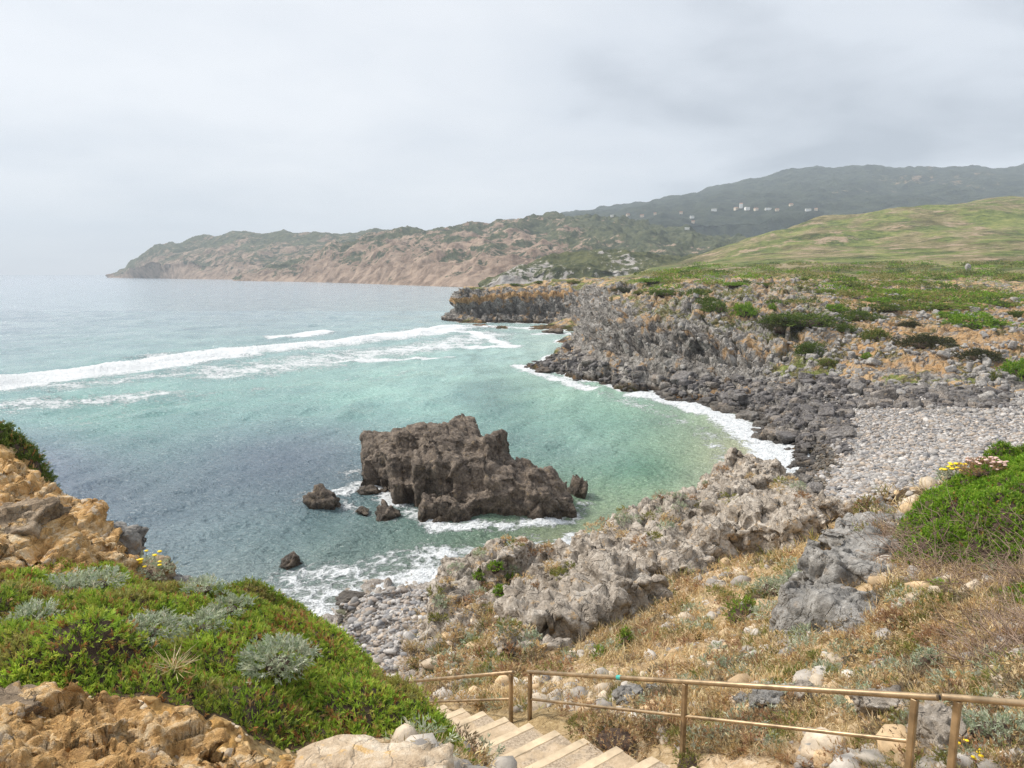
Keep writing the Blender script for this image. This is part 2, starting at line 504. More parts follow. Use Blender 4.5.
def far_mat(name, veg, veg2, rock, rock2, bias, sc):
    w = Mat(name, 0.95, 0.1)
    n1 = w.noise(.006 * sc, 7, .68); n2 = w.noise(.035 * sc, 6, .7)
    x = w.math('ADD', w.attr('rock'), w.math('ADD', w.math('MULTIPLY', w.math('SUBTRACT', n1, .5), 1.5), w.math('MULTIPLY', w.math('SUBTRACT', n2, .5), 1.3)))
    cv = w.ramp(n2, [(.36, veg), (.62, veg2)])
    cr = w.ramp(w.noise(.02 * sc, 6, .7), [(.36, rock), (.62, rock2)])
    c = w.mix(w.step(x, bias, bias + .12), cv, cr)
    w.color(c); w.normal(w.bump(n2, .8, 14 / sc))
    return w.m
M['headland'] = far_mat('headland_ground', (.028, .04, .024), (.115, .12, .065), (.12, .082, .06), (.36, .265, .20), .33, 1.7)
M['ridge'] = far_mat('mountain_ground', (.012, .020, .016), (.050, .060, .036), (.15, .10, .065), (.26, .185, .12), .74, .6)
M['quarry'] = far_mat('quarry_ground', (.04, .05, .02), (.12, .12, .05), (.22, .19, .17), (.46, .43, .40), .5, 3)
# ------------------------------------------------------------------ NEAR GROUND (height field)
def W3(*a): return np.array(a, float)
A = []
def a_(px, py, d): A.append(P(px, py, d))
def w_(x, y, z): A.append(W3(x, y, z))
def x_(px, Y, z): A.append(W3((px - 512) / FPX * Y, Y, z))
# under and behind the viewer
for x, y, z in [(0, .5, 20.3), (-2, .5, 20.4), (-4, .5, 20.3), (2, .5, 20.1), (4, .5, 19.9), (0, 2, 20.05), (-1, 2, 20.1), (-2, 2, 20.2), (1.2, 2, 19.7), (3, 2, 19.4), (-5, 3, 19.9), (-8, 6, 19.6)]: w_(x, y, z)
for px, Y, z in [(560, 3, 19.1), (700, 3, 19.0), (700, 5, 17.5), (560, 5, 17.4), (600, 7, 16.5), (1024, 3, 18.6), (1024, 5, 17.5), (1400, 5, 17.8), (1250, 3, 18.6), (850, 4, 18.0)]: x_(px, Y, z)
# left mound
for a in [(0, 768, 3.4), (100, 768, 3.5), (200, 768, 3.7), (0, 695, 4.2), (100, 705, 4.2), (200, 722, 4.3), (290, 762, 4.4), (360, 745, 4.7), (450, 768, 4.9),
          (-150, 700, 4.2), (0, 620, 6.0), (100, 605, 6.8), (200, 625, 6.8), (300, 652, 6.6), (400, 715, 6.0), (0, 660, 5), (100, 650, 5.3), (200, 670, 5.3), (300, 700, 5.3), (370, 725, 5.3),
          (100, 580, 8.4), (160, 600, 8.6), (200, 614, 8.6), (300, 627, 8.4), (340, 642, 8.0), (400, 697, 7.0), (440, 742, 6.2), (476, 775, 5.6),
          (0, 590, 7.6), (50, 590, 7.8), (-150, 600, 7), (-300, 620, 6),
          (0, 478, 13.2), (0, 540, 9.6), (60, 512, 12), (30, 520, 11), (100, 548, 11), (60, 560, 9.4), (-100, 520, 10), (-250, 520, 10),
          (0, 450, 15), (25, 462, 15), (45, 485, 14.6), (-100, 430, 15), (-250, 410, 15)]: a_(*a)
for px, Y, z in [(0, 19, 15), (60, 17.5, 14.5), (110, 13.5, 15.8), (120, 16.5, 13.0), (200, 10.8, 15.5), (300, 10.6, 15.2), (350, 9.6, 15.3), (200, 13.5, 12.5), (300, 14, 11), (120, 20, 10), (0, 26, 9), (200, 20, 7.5), (300, 20, 6.5), (-200, 20, 15), (-200, 32, 8), (-400, 15, 17), (-400, 30, 9),
                 (0, 38, 1), (100, 32, 1), (200, 30, .5), (300, 30, 1.5), (-300, 46, 0), (0, 56, -4), (200, 50, -4), (-300, 56, -4), (100, 45, -3), (300, 42, -.2), (300, 52, -2.5)]: x_(px, Y, z)
# staircase trench and foot of the handrail
STEP_DIR = unit(np.array([-3.47, 4.63]))          # downhill along the stairs
RAIL_A, RAIL_B = P(915, 696, 6.8), P(530, 672, 11.5)
for s, h in [(-.55, .98), (-.25, .98), (0, 1.0), (.25, .98), (.467, .93), (.7, .88), (1, .74)]:
    p = RAIL_A + (RAIL_B - RAIL_A) * s
    w_(p[0] + .15, p[1] + .12, p[2] - h + .02)
    w_(p[0] - 1.0, p[1] - .75, p[2] - h - .32)
RAIL_C, RAIL_D = P(511, 672.5, 11.75), P(415, 681, 14.5)
for s in (.4, .8, 1.3):
    p = RAIL_C + (RAIL_D - RAIL_C) * s
    w_(p[0] + .15, p[1] + .12, p[2] - .8); w_(p[0] - 1.0, p[1] - .75, p[2] - 1.1)
# dry slope
for a in [(640, 705, 11.3), (760, 715, 9.6), (860, 715, 8.6), (1000, 740, 7.4), (1024, 680, 8.3), (900, 660, 10.4), (800, 665, 11.8), (700, 655, 14), (600, 665, 15.5), (520, 665, 17),
          (460, 672, 19.5), (560, 630, 20.5), (640, 610, 21), (700, 600, 20), (760, 600, 18), (780, 640, 14), (860, 640, 12.2), (940, 650, 10), (1024, 620, 9.8), (920, 600, 12.2), (1000, 570, 12.4),
          (960, 512, 14), (1024, 492, 15), (890, 545, 15.5), (890, 508, 19), (935, 485, 19), (1024, 466, 18.5), (980, 476, 19), (1150, 450, 16), (1150, 560, 11), (1150, 680, 7.5), (1350, 450, 13), (1350, 600, 9),
          (820, 560, 20), (800, 545, 26), (840, 535, 26), (760, 560, 25), (720, 555, 26), (680, 560, 26), (620, 580, 26), (560, 610, 25), (500, 645, 23), (860, 520, 27),
          (440, 690, 20), (455, 640, 28), (480, 610, 29.5), (520, 600, 29.5), (545, 600, 30), (570, 590, 31),
          (570, 576, 34), (600, 552, 35), (640, 526, 36), (690, 507, 37), (715, 498, 38), (745, 490, 39), (775, 492, 39), (800, 511, 39), (815, 523, 40), (838, 521, 35), (860, 508, 30), (700, 530, 32), (640, 555, 31), (760, 525, 33), (810, 535, 33)]: a_(*a)
for px, Y, z in [(440, 34, 3.6), (420, 30, 5), (400, 27, 6), (380, 22, 8), (360, 17, 10.5), (400, 18, 11.2), (420, 24, 9), (480, 38, 3), (520, 40, 2.5), (420, 38, 2), (380, 34, 2.5), (340, 30, 2.6), (340, 38, 1.2),
                 (560, 41, 3.2), (600, 42, 3.4), (640, 43, 3.8), (690, 45, 4.5), (745, 46, 5.5), (790, 46, 5), (840, 44, 5.5), (900, 32, 11), (900, 42, 6.5), (960, 28, 13.5), (960, 42, 7.5), (1024, 27, 14.6), (1024, 42, 8.5), (1200, 28, 14), (1200, 45, 8), (1400, 30, 12),
                 (560, 50, .9), (640, 52, .8), (745, 54, 1.2), (840, 54, 1.5), (900, 56, 1.5), (1024, 56, 2), (1400, 56, 2.5), (340, 44, .5), (390, 43, 1.2), (440, 46, 1.0), (490, 48, .8), (440, 52, -.4), (370, 52, -.6), (500, 56, -.2)]: x_(px, Y, z)
A = np.array(A)
rbfA = RBF(A[:, :2] / 3.0, A[:, 2], 0.16, 0.004)

nc, nr = 920, 800
pxs = np.linspace(-420, 1450, nc); Ys = np.exp(np.linspace(math.log(.6), math.log(57), nr))
X = ((pxs - 512) / FPX)[None] * Ys[:, None]
VA = np.stack([X, np.broadcast_to(Ys[:, None], X.shape)], -1).reshape(-1, 2)
_sub = (slice(0, nr, 4), slice(0, nc, 4))
hA = rbfA(VA / 3.0)
VA = np.column_stack([VA, hA])

def caps(V, pts, rad, soft=.5):
    return 1 - sstep(rad * (1 - soft), rad, seg_dist(V, [p[:2] for p in pts]))
ridge_line = [P(*a) for a in [(560, 585, 33), (600, 552, 35), (640, 526, 36), (690, 507, 37), (745, 490, 39), (800, 511, 39), (830, 525, 36)]]
rockA = np.maximum.reduce([caps(VA, ridge_line, 6.5, .65),
                           caps(VA, [P(440, 690, 20), P(470, 640, 27), P(540, 610, 30)], 3.6, .6) * .9,
                           caps(VA, [P(540, 640, 24), P(600, 600, 28), P(680, 560, 30)], 2.2, .9) * .62,
                           caps(VA, [P(860, 560, 17), P(900, 505, 19)], 1.5, .6),
                           caps(VA, [P(720, 690, 11), P(840, 700, 9.4)], .9, .9) * .6,
                           caps(VA, [P(960, 740, 7.3), P(1024, 690, 8)], .8, .8) * .6,
                           .75 * sstep(19.0, 22, VA[:, 1]) * sstep(430, 390, (VA[:, 0] / VA[:, 1] * FPX + 512)), .8 * sstep(4.5, 3.2, VA[:, 2])])
orangeA = np.maximum(caps(VA, [P(-200, 520, 11), P(0, 490, 12.5), P(60, 520, 12), P(100, 548, 11)], 2.6, .5),
                     caps(VA, [P(-200, 740, 4), P(0, 740, 3.8), P(110, 740, 3.9), P(180, 752, 4)], .55, .5))
def poly_px(pts): return np.array([P(*p)[:2] for p in pts])
MOUND = poly_px([(-300, 640, 5.4), (-100, 690, 4.4), (0, 692, 4.25), (110, 700, 4.3), (210, 718, 4.4), (300, 735, 4.6), (400, 738, 4.9), (470, 768, 5.2), (484, 775, 5.7)]
                ).tolist()
MOUND += [p[:2].tolist() for p in [P(446, 742, 6.5), P(404, 694, 7.3), P(345, 636, 8.5), P(300, 620, 9.1), P(200, 608, 9.3), P(150, 590, 9.3), P(100, 567, 9.0), P(60, 570, 8.9), P(0, 588, 8.2), P(-150, 600, 7.2), P(-300, 610, 6.4)]]
MOUND = np.array(MOUND)
matA = inside(VA, MOUND).astype(float)  # footprint of the mound juniper, where the ground colour is shaded dark
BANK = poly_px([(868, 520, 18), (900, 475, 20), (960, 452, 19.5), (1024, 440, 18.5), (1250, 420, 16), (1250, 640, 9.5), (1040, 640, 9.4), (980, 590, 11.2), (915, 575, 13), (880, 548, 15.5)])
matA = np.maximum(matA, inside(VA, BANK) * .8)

nA = grid_normals(VA, nr, nc)
Ysc = np.clip(VA[:, 1] / 22, .22, 1)                   # detail follows nearness
lo = fbm(VA * .35, 3) * .22 * np.clip(VA[:, 1] / 12, .15, 1)
VA = VA + nA * lo[:, None]
m = rockA > .02
pr = VA[m] * np.array([1, 1, .7]) + .35 * np.stack([perlin(VA[m] * .9), perlin(VA[m] * .9 + 40), perlin(VA[m] * .9 + 80)], 1)
f1, f2, cid = worley(pr / 1.5)
g1, g2, gid = worley(pr / .55 + 7)
fa, fe = facet(pr / 1.7); fb, fe2 = facet(pr / .6 + 7)
dr = fa * .8 - .3 * (1 - sstep(0, .12, fe)) + fb * .28 + .12 + (ridged(pr * .8, 5) - 1) * .12
VA[m] = VA[m] + nA[m] * (dr * rockA[m] * np.clip(VA[m, 1] / 24, .3, 1))[:, None]
m = orangeA > .02
po = VA[m] @ np.array([[.9, 0, .43], [0, 1, 0], [-.43, 0, .9]]).T * np.array([.6, .6, 2.4])
po = po + .15 * np.stack([perlin(po * 2), perlin(po * 2 + 40), perlin(po * 2 + 80)], 1)
f1, f2, cid = worley(po / .30)
g1, g2, gid = worley(po / .11 + 9)
VA[m] = VA[m] + nA[m] * (((cid - .5) * .20 + (gid - .5) * .085 + fbm(po * 1.6, 4) * .10) * orangeA[m] * np.clip(VA[m, 1] / 10, .30, 1))[:, None]
VA = VA + nA * (fbm(VA * 2.6, 4) * .05 * np.clip(Ysc * 1.6, .3, 1))[:, None]
ground = add('ground', mk_mesh('ground', VA, grid_faces(nr, nc), [M['ground']], dict(rock=rockA, orange=orangeA, mat=matA)), kind='structure')

# ------------------------------------------------------------------ FAR SHORE (height field)
D = []
def z_(px, py, z): D.append(PZ(px, py, z))
def d_(px, py, d): D.append(P(px, py, d))
def h_(px, Y, z): D.append(W3((px - 512) / FPX * Y, Y, z))
for px, py in [(345, 612), (372, 606), (400, 601), (440, 590), (480, 580), (520, 568), (560, 557), (600, 541), (680, 515), (750, 503), (788, 492), (803, 474), (798, 455), (788, 443), (765, 425), (745, 413), (700, 402), (650, 391), (600, 382), (565, 374), (538, 370), (528, 366),
               (545, 360), (566, 352), (585, 345), (596, 338), (590, 333), (570, 331), (540, 329), (500, 327), (475, 325), (458, 322)]: z_(px, py, 0)
for px, py, z in [(230, 600, -1.2), (300, 570, -2), (400, 540, -2.6), (500, 540, -2), (560, 520, -1.6), (640, 490, -1.6), (700, 450, -1.6), (620, 430, -2.6), (560, 400, -2.8), (720, 430, -1.1), (760, 460, -.9), (640, 410, -1.3), (520, 385, -2.0), (480, 380, -3), (500, 345, -3), (420, 340, -4), (420, 320, -5), (560, 342, -1.6), (540, 350, -2), (450, 450, -3), (350, 480, -3.5), (350, 400, -4)]: z_(px, py, z)
# beach
for px, py, z in [(380, 640, 1.7), (400, 625, 1.2), (420, 655, 2.2), (360, 625, .7), (470, 640, 3), (560, 620, 3), (700, 590, 3), (835, 495, 1.6), (860, 470, 2.3), (845, 440, 1.9), (900, 480, 3), (900, 440, 2.8), (960, 430, 3.6), (1024, 430, 4.2), (1024, 500, 4.6), (900, 560, 4), (1200, 470, 5), (1450, 450, 6), (820, 520, 1.3), (800, 425, 2.0), (850, 415, 2.8)]: z_(px, py, z)
# boulder apron and cliffs
for a in [(780, 405, 1.8), (740, 396, 1.8), (700, 390, 1.6), (650, 380, 1.8), (600, 371, 2.0), (565, 364, 1.6), (545, 364, 1.2), (575, 356, 2.4)]: z_(*a)
for px, py, d in [(590, 358, 158), (605, 340, 162), (620, 322, 166), (633, 305, 172), (640, 368, 142), (650, 345, 148), (655, 318, 156), (665, 299, 168), (700, 375, 133), (710, 340, 140), (720, 305, 150), (730, 291, 165), (745, 385, 126), (765, 350, 132), (775, 315, 142), (780, 294, 162),
                  (800, 392, 117), (812, 368, 122), (820, 335, 132), (825, 308, 146), (830, 290, 175), (860, 396, 110), (870, 365, 118), (875, 335, 130), (880, 310, 145), (880, 292, 180),
                  (920, 398, 105), (930, 365, 114), (935, 335, 126), (940, 310, 146), (940, 292, 190), (1000, 392, 103), (1000, 355, 116), (1000, 328, 128), (1000, 310, 146), (1000, 292, 200), (1150, 380, 105), (1150, 340, 120), (1150, 310, 145), (1150, 290, 200), (1450, 360, 105), (1450, 300, 150),
                  (650, 290, 210), (620, 296, 210), (612, 310, 200), (604, 322, 215), (606, 300, 240), (612, 288, 270), (700, 284, 230), (760, 282, 260), (820, 280, 260)]: d_(px, py, d)
# promontory, inlet
for px, py, d in [(458, 318, 337), (459, 306, 339), (460, 293, 341), (500, 322, 330), (502, 305, 334), (505, 287, 342), (545, 324, 322), (548, 303, 328), (550, 282, 340), (585, 325, 290), (590, 305, 300), (595, 284, 320), (640, 279, 330), (620, 282, 300), (480, 289, 350), (530, 284.5, 356), (600, 281.5, 370), (640, 277, 400), (700, 277, 380)]: d_(px, py, d)
for px, Y, z in [(455, 372, -2), (480, 385, -1), (520, 400, 0), (560, 420, 6), (440, 345, -4), (430, 400, -5), (480, 440, -5), (540, 520, -3), (400, 600, -6), (500, 700, -6), (330, 100, -5), (330, 200, -6), (330, 400, -6), (330, 800, -8), (420, 1500, -10), (560, 1500, -8), (446, 330, -3), (448, 318, -3)]: h_(px, Y, z)
# plateau and green hills
for px, py, d in [(600, 279, 520), (640, 275, 560), (680, 266, 720), (700, 256, 780), (720, 262, 640), (740, 270, 480), (750, 238, 880), (760, 252, 680), (800, 224, 930), (820, 216, 960), (820, 240, 760), (820, 262, 520), (860, 220, 960), (870, 240, 760), (900, 211, 1000), (900, 232, 780), (900, 252, 600), (900, 274, 380), (960, 203, 1040), (960, 228, 800), (960, 250, 580),
                  (1000, 196, 1080), (1000, 216, 850), (1000, 242, 600), (1000, 270, 380), (1060, 193, 1100), (1150, 195, 1000), (1150, 230, 700), (1150, 265, 400), (1300, 210, 900), (1450, 230, 700), (1450, 270, 350), (820, 272, 400), (880, 278, 300), (700, 275, 480)]: d_(px, py, d)
for px, Y, z in [(680, 1000, 28), (750, 1200, 50), (820, 1300, 85), (900, 1400, 90), (1000, 1500, 110), (1150, 1500, 110), (1450, 1500, 100), (600, 900, 14), (640, 1300, 25)]: h_(px, Y, z)
D = np.array(D)
def uvD(x, y):
    y = np.maximum(y, 20)
    return np.column_stack([(x / y * FPX) / 100, 7.2 * np.log(y)])
_rD = RBF(uvD(D[:, 0], D[:, 1]), D[:, 2] / D[:, 1] * 100, 0.07, 0.001)
def hD(x, y): return _rD(uvD(x, y)) * y / 100

pxs = np.arange(330, 1480, 1.3); nc = len(pxs)
Ys = np.concatenate([np.exp(np.arange(math.log(46), math.log(122), .0033)), np.exp(np.arange(math.log(122), math.log(182), .0017)), np.exp(np.arange(math.log(182), math.log(316), .0033)), np.exp(np.arange(math.log(316), math.log(350), .0008)), np.exp(np.arange(math.log(350), math.log(400), .0033)), np.exp(np.arange(math.log(400), math.log(1500), .010))]); nr = len(Ys)
X = ((pxs - 512) / FPX)[None] * Ys[:, None]
VD = np.stack([X, np.broadcast_to(Ys[:, None], X.shape)], -1).reshape(-1, 2)
VD = np.column_stack([VD, hD(VD[:, 0], VD[:, 1])])
nD = grid_normals(VD, nr, nc)
slope = 1 - nD[:, 2]
cpx = VD[:, 0] / VD[:, 1] * FPX + 512
far = sstep(260, 420, VD[:, 1])
rockD = np.clip(sstep(.05, .22, slope) * (1 - .9 * far * (cpx > 600)), 0, 1)
prom = sstep(285, 300, VD[:, 1]) * sstep(400, 385, VD[:, 1]) * sstep(640, 600, cpx)
apron = sstep(0, 1.2, VD[:, 2]) * sstep(6.5, 4.0, VD[:, 2]) * (VD[:, 1] < 190)
beach = sstep(790, 840, cpx - 1.1 * np.maximum(0, VD[:, 1] - 92) * 4) * sstep(.9, 1.5, VD[:, 2]) * sstep(5.2, 4.4, VD[:, 2]) * (VD[:, 1] < 112)
beach = np.maximum(beach, sstep(.2, .8, VD[:, 2]) * sstep(64, 58, VD[:, 1]) * (cpx < 800))
rockD = np.maximum(rockD, apron * .8) * (1 - beach)
orangeD = np.zeros(len(VD))
eastness = sstep(770, 860, cpx) * sstep(150, 100, np.abs(VD[:, 1] - 125) * 2) * sstep(4.5, 7.5, VD[:, 2])
orangeD = np.maximum(orangeD, eastness * .52 * (1 - far))
rockD = rockD * (1 - .35 * eastness)
orangeD = np.maximum(orangeD, prom * np.exp(-((VD[:, 2] - (9.2 + .03 * (cpx - 460))) / 1.2) ** 2) * .88 * (cpx < 575))
rockD = np.maximum(rockD, .47 * sstep(5, 8, VD[:, 2]) * sstep(250, 190, VD[:, 1]))
rim = sstep(13.2, 15, VD[:, 2]) * sstep(.22, .06, slope) * sstep(250, 180, VD[:, 1])
orangeD = np.maximum(orangeD, rim * .35)
hillD = sstep(240, 330, VD[:, 1] + 12 * fbm(VD * .02, 2)) * (1 - prom)
VD[:, 2] += fbm(VD * .05, 3) * .5 * sstep(2, 6, VD[:, 2]) + fbm(VD * .006, 4) * 9 * sstep(500, 800, VD[:, 1]) * (VD[:, 2] > 12)
m = rockD > .02
R_ = np.array([[.80, .0, -.6], [.2, .94, .27], [.56, -.34, .75]])           # tilted bedding
q = VD[m] @ R_.T * np.array([1.0, 1.0, 2.6])
q = q + .9 * np.stack([perlin(q * .22), perlin(q * .22 + 40), perlin(q * .22 + 80)], 1)
f1, f2, cid = worley(q / 5.2)
g1, g2, gid = worley(q / 1.9 + 7)
e1, e2, eid = worley(q / .8 + 3)
fa, fe = facet(q / 5.6); fb, fe2 = facet(q / 2.1 + 7)
dr = fa * 3.6 - 1.0 * (1 - sstep(0, .12, fe)) + fb * 1.25 - .4 * (1 - sstep(0, .12, fe2)) + (eid - .5) * .5 + (ridged(q * .16, 5) - 1) * 1.0
dr = dr - (eid - .5) * .2
for jd, sp_, am_ in [((.55, .1, .83), 2.6, 1.7), ((.8, .35, -.5), 4.2, 1.5)]:
    u_ = VD[m] @ unit(np.array(jd)) / sp_ + .35 * perlin(VD[m] * .07 + 5) + .08 * perlin(VD[m] * .5)
    fr = u_ - np.floor(u_); hs_ = _jit[_perm[np.floor(u_).astype(int) & 255], 2]
    dr = dr + am_ * (fr - .5) * (.5 + hs_) - .5 * np.exp(-(np.minimum(fr, 1 - fr) / .08) ** 2)
am = rockD[m] * np.where(apron[m] > .3, .38, 1.0) * (1 - .45 * eastness[m]) * (1 - .2 * prom[m])
band = np.exp(-((VD[m, 2] - (9.4 + .03 * (cpx[m] - 460))) / 1.5) ** 2); cave = np.exp(-((VD[m, 2] - 5.2) / 2.2) ** 2)
dr = dr + prom[m] * (cpx[m] < 575) * (2.6 * band - 5.0 * cave * (.4 + cid))
VD[m] = VD[m] + (nD[m] * np.array([1, 1, .75])) * (dr * am)[:, None]
m2 = (VD[:, 1] > 55) & (VD[:, 1] < 420) & (beach < .5)
VD[m2, 2] += fbm(VD[m2] * .45, 4) * .28
m3 = (VD[:, 1] > 200) & (VD[:, 1] < 500) & (rockD < .3)
VD[m3, 2] += np.maximum(0, fbm(VD[m3] * .13 + 3, 4)) * .9
coast = add('terrain', mk_mesh('terrain', VD, grid_faces(nr, nc), [M['coast']], dict(rock=rockD, orange=orangeD, hill=hillD, beach=beach)), kind='structure')

# ------------------------------------------------------------------ DISTANT LAND
def loft(name, lines, px0, px1, nu, rows, mat, amp, freq, rockf, seed=0):
    u = np.linspace(px0, px1, nu); L = []
    for ln in lines:
        ln = np.array([(a, b, (c if c is not None else np.nan), (z if z is not None else np.nan)) for a, b, c, z in [t if len(t) == 4 else (*t, None) for t in ln]], float)
        pts = []
        for a, b, c, z in ln:
            pts.append(PX(a, b, z) if np.isnan(c) else P(a, c, b))
        pts = np.array(pts)
        d = np.interp(u, ln[:, 0], pts[:, 1]); zz = np.interp(u, ln[:, 0], pts[:, 2])
        L.append(np.stack([(u - 512) / FPX * d, d, zz], -1))
    R, tt = [], []
    for k in range(len(L) - 1):
        for t in np.linspace(0, 1, rows, endpoint=False):
            R.append(L[k] * (1 - t) + L[k + 1] * t); tt.append(k + t)
    R.append(L[-1]); tt.append(len(L) - 1)
    V = np.array(R); nr, nc = V.shape[:2]
    V = V.reshape(-1, 3); t = np.repeat(tt, nc)
    n = grid_normals(V, nr, nc)
    w = sstep(-.02, .35, t / (len(L) - 1))
    V = V + n * ((ridged(V * freq + seed, 5) - 1.0) * amp * w)[:, None] * np.array([1, 1, .8])
    V[:, 2] += fbm(V * freq * 3 + seed, 4) * amp * .25 * w
    return add(name, mk_mesh(name, V, grid_faces(nr, nc), [mat], dict(rock=rockf(t, V, n))), kind='structure')

base = [(60, 3800, None, -3), (110, 3300, None, -3), (200, 2400, None, -3), (300, 1900, None, -3), (400, 1350, None, -3), (455, 1150, None, -3), (560, 1000, None, -3), (720, 900, None, -3)]
# far end of the headland
loft('headland', [[(112, 3500, None, -3), (122, 3350, None, -3), (200, 2650, None, -3), (300, 2200, None, -3), (420, 2100, None, -3)],
                  [(112, 3520, 277), (124, 3400, 274), (150, 3000, 264), (200, 2760, 262), (260, 2500, 262), (340, 2300, 262), (420, 2200, 260)],
                  [(112, 3560, 277.5), (122, 3500, 273), (138, 3400, 262), (165, 3300, 244), (190, 3250, 240), (240, 3150, 233), (300, 3000, 232), (345, 2900, 233), (400, 2800, 229), (450, 2700, 228)],
                  [(112, 3700, None, -5), (450, 3700, None, 40)]], 112, 450, 330, 44, M['headland'], 22, .0042, lambda t, V, n: .68 - .24 * t + .0 * V[:, 2], 3)
# orange granite headland in front of it
loft('headland', [[(236, 2080, None, -3), (300, 1850, None, -3), (400, 1350, None, -3), (455, 1150, None, -3), (560, 1000, None, -3), (760, 900, None, -3)],
                  [(236, 2090, 281), (270, 2020, 275), (300, 1930, 270), (340, 1750, 262), (400, 1480, 262), (455, 1300, 262), (560, 1150, 262), (660, 1150, 262), (760, 1100, 262)],
                  [(236, 2120, 281), (270, 2080, 268), (300, 2060, 259), (345, 2000, 242), (365, 1980, 236), (400, 1950, 231), (450, 1900, 228), (490, 1850, 224), (520, 1850, 219), (560, 1900, 216), (620, 1800, 219), (680, 1600, 230), (760, 1450, 246)],
                  [(236, 2400, None, -5), (345, 2600, None, 40), (760, 2400, None, 40)]], 236, 760, 480, 50, M['headland'], 20, .008, lambda t, V, n: .74 - .22 * t - .3 * sstep(20, 260, V[:, 0]) * (t > .8), 9)
# pale quarried cliff behind the promontory
loft('headland', [[(480, 860, None, -3), (720, 800, None, 0)],
                  [(480, 880, 284), (510, 870, 276), (545, 860, 270), (600, 850, 268), (650, 850, 268), (720, 850, 266)],
                  [(480, 900, 286), (500, 920, 276), (520, 930, 266), (550, 950, 257), (590, 960, 252), (625, 960, 252), (660, 980, 256), (720, 1000, 258)],
                  [(480, 1050, None, -4), (720, 1200, None, 20)]], 480, 720, 260, 40, M['quarry'], 9, .014, lambda t, V, n: .58 - .1 * t - .35 * sstep(640, 690, V[:, 0] / V[:, 1] * FPX + 512), 21)
# mountain
loft('mountain', [[(480, 2300, None, 5), (1450, 1700, None, 20)],
                  [(480, 2700, 236), (560, 2400, 232), (640, 2300, 228), (700, 2250, 222), (780, 2300, 218), (860, 2350, 214), (960, 2300, 210), (1450, 2200, 212)],
                  [(480, 3400, 228), (560, 3200, 219), (620, 3000, 213), (680, 2900, 208), (740, 2850, 204), (800, 2900, 198), (900, 2900, 194), (1024, 2900, 190), (1450, 2800, 200)],
                  [(480, 4300, 226), (540, 4200, 218), (575, 4150, 213), (610, 4100, 207), (640, 4000, 203), (680, 3950, 196), (720, 3950, 186), (760, 3950, 176), (800, 3950, 169), (840, 3950, 166), (900, 3950, 166), (960, 3950, 164), (1024, 3900, 165), (1100, 3850, 168), (1250, 3800, 185), (1450, 3600, 215)],
                  [(480, 5200, None, 60), (1450, 5200, None, 200)]], 480, 1450, 420, 40, M['ridge'], 32, .0028, lambda t, V, n: .42 + .22 * np.exp(-(((V[:, 0] / V[:, 1] * FPX + 512 - 930) / 70) ** 2 + ((t - 2.3) / .6) ** 2)) - .1 * (t < 1), 33)

bpy.context.view_layer.update()
_dg = bpy.context.evaluated_depsgraph_get()
BA = BVHTree.FromObject(ground, _dg); BD = BVHTree.FromObject(coast, _dg)
BF = [BVHTree.FromObject(o, _dg) for o in SC.objects if o.name.startswith(('headland', 'mountain'))]

def hit(px, py, trees):
    o = Vector((0, 0, EYE)); d = Vector(P(px, py, 1.0)) - o; d.normalize()
    best = None
    for t in trees:
        h = t.ray_cast(o, d, 9000)
        if h[0] is not None and (best is None or h[3] < best[2]): best = (np.array(h[0]), np.array(h[1]), h[3])
    return best
def drop(x, y, tree, top=400):
    h = tree.ray_cast(Vector((x, y, top)), Vector((0, 0, -1)), 900)
    return (None, None) if h[0] is None else (np.array(h[0]), np.array(h[1]))
# ------------------------------------------------------------------ SEA
def lin(c): 
    c = np.asarray(c, float) / 255
    return np.where(c <= .04045, c / 12.92, ((c + .055) / 1.055) ** 2.4)
SEAC = [(0, 279, 176, 190, 203), (300, 287, 172, 188, 200), (440, 296, 168, 190, 198), (0, 330, 158, 182, 192), (250, 325, 155, 182, 188), (-300, 330, 158, 182, 192),
        (0, 400, 140, 188, 184), (100, 420, 122, 178, 170), (250, 388, 140, 192, 184), (400, 366, 158, 204, 194), (350, 408, 138, 190, 180), (450, 400, 142, 192, 182),
        (550, 348, 180, 214, 202), (490, 345, 170, 210, 202), (560, 395, 150, 198, 176), (620, 420, 134, 184, 160), (700, 425, 164, 188, 150), (745, 460, 190, 190, 148), (650, 470, 112, 160, 128), (600, 490, 128, 162, 126), (770, 480, 200, 200, 165),
        (50, 455, 118, 142, 158), (150, 480, 104, 130, 142), (250, 450, 108, 134, 148), (330, 440, 114, 142, 152), (200, 540, 108, 134, 142), (300, 540, 104, 134, 134), (420, 550, 112, 138, 122), (500, 540, 112, 136, 108), (250, 590, 128, 146, 142), (560, 538, 140, 152, 112), (600, 450, 124, 168, 150), (-200, 460, 115, 140, 155), (-200, 600, 110, 132, 140), (480, 400, 120, 168, 160), (400, 600, 140, 150, 130)]
pc = np.array([c[:2] for c in SEAC], float)
def uvS(px, py): return np.column_stack([px / 100, py / 42])
rbS = RBF(uvS(pc[:, 0], pc[:, 1]), lin(np.array([c[2:] for c in SEAC])), .25, .02)

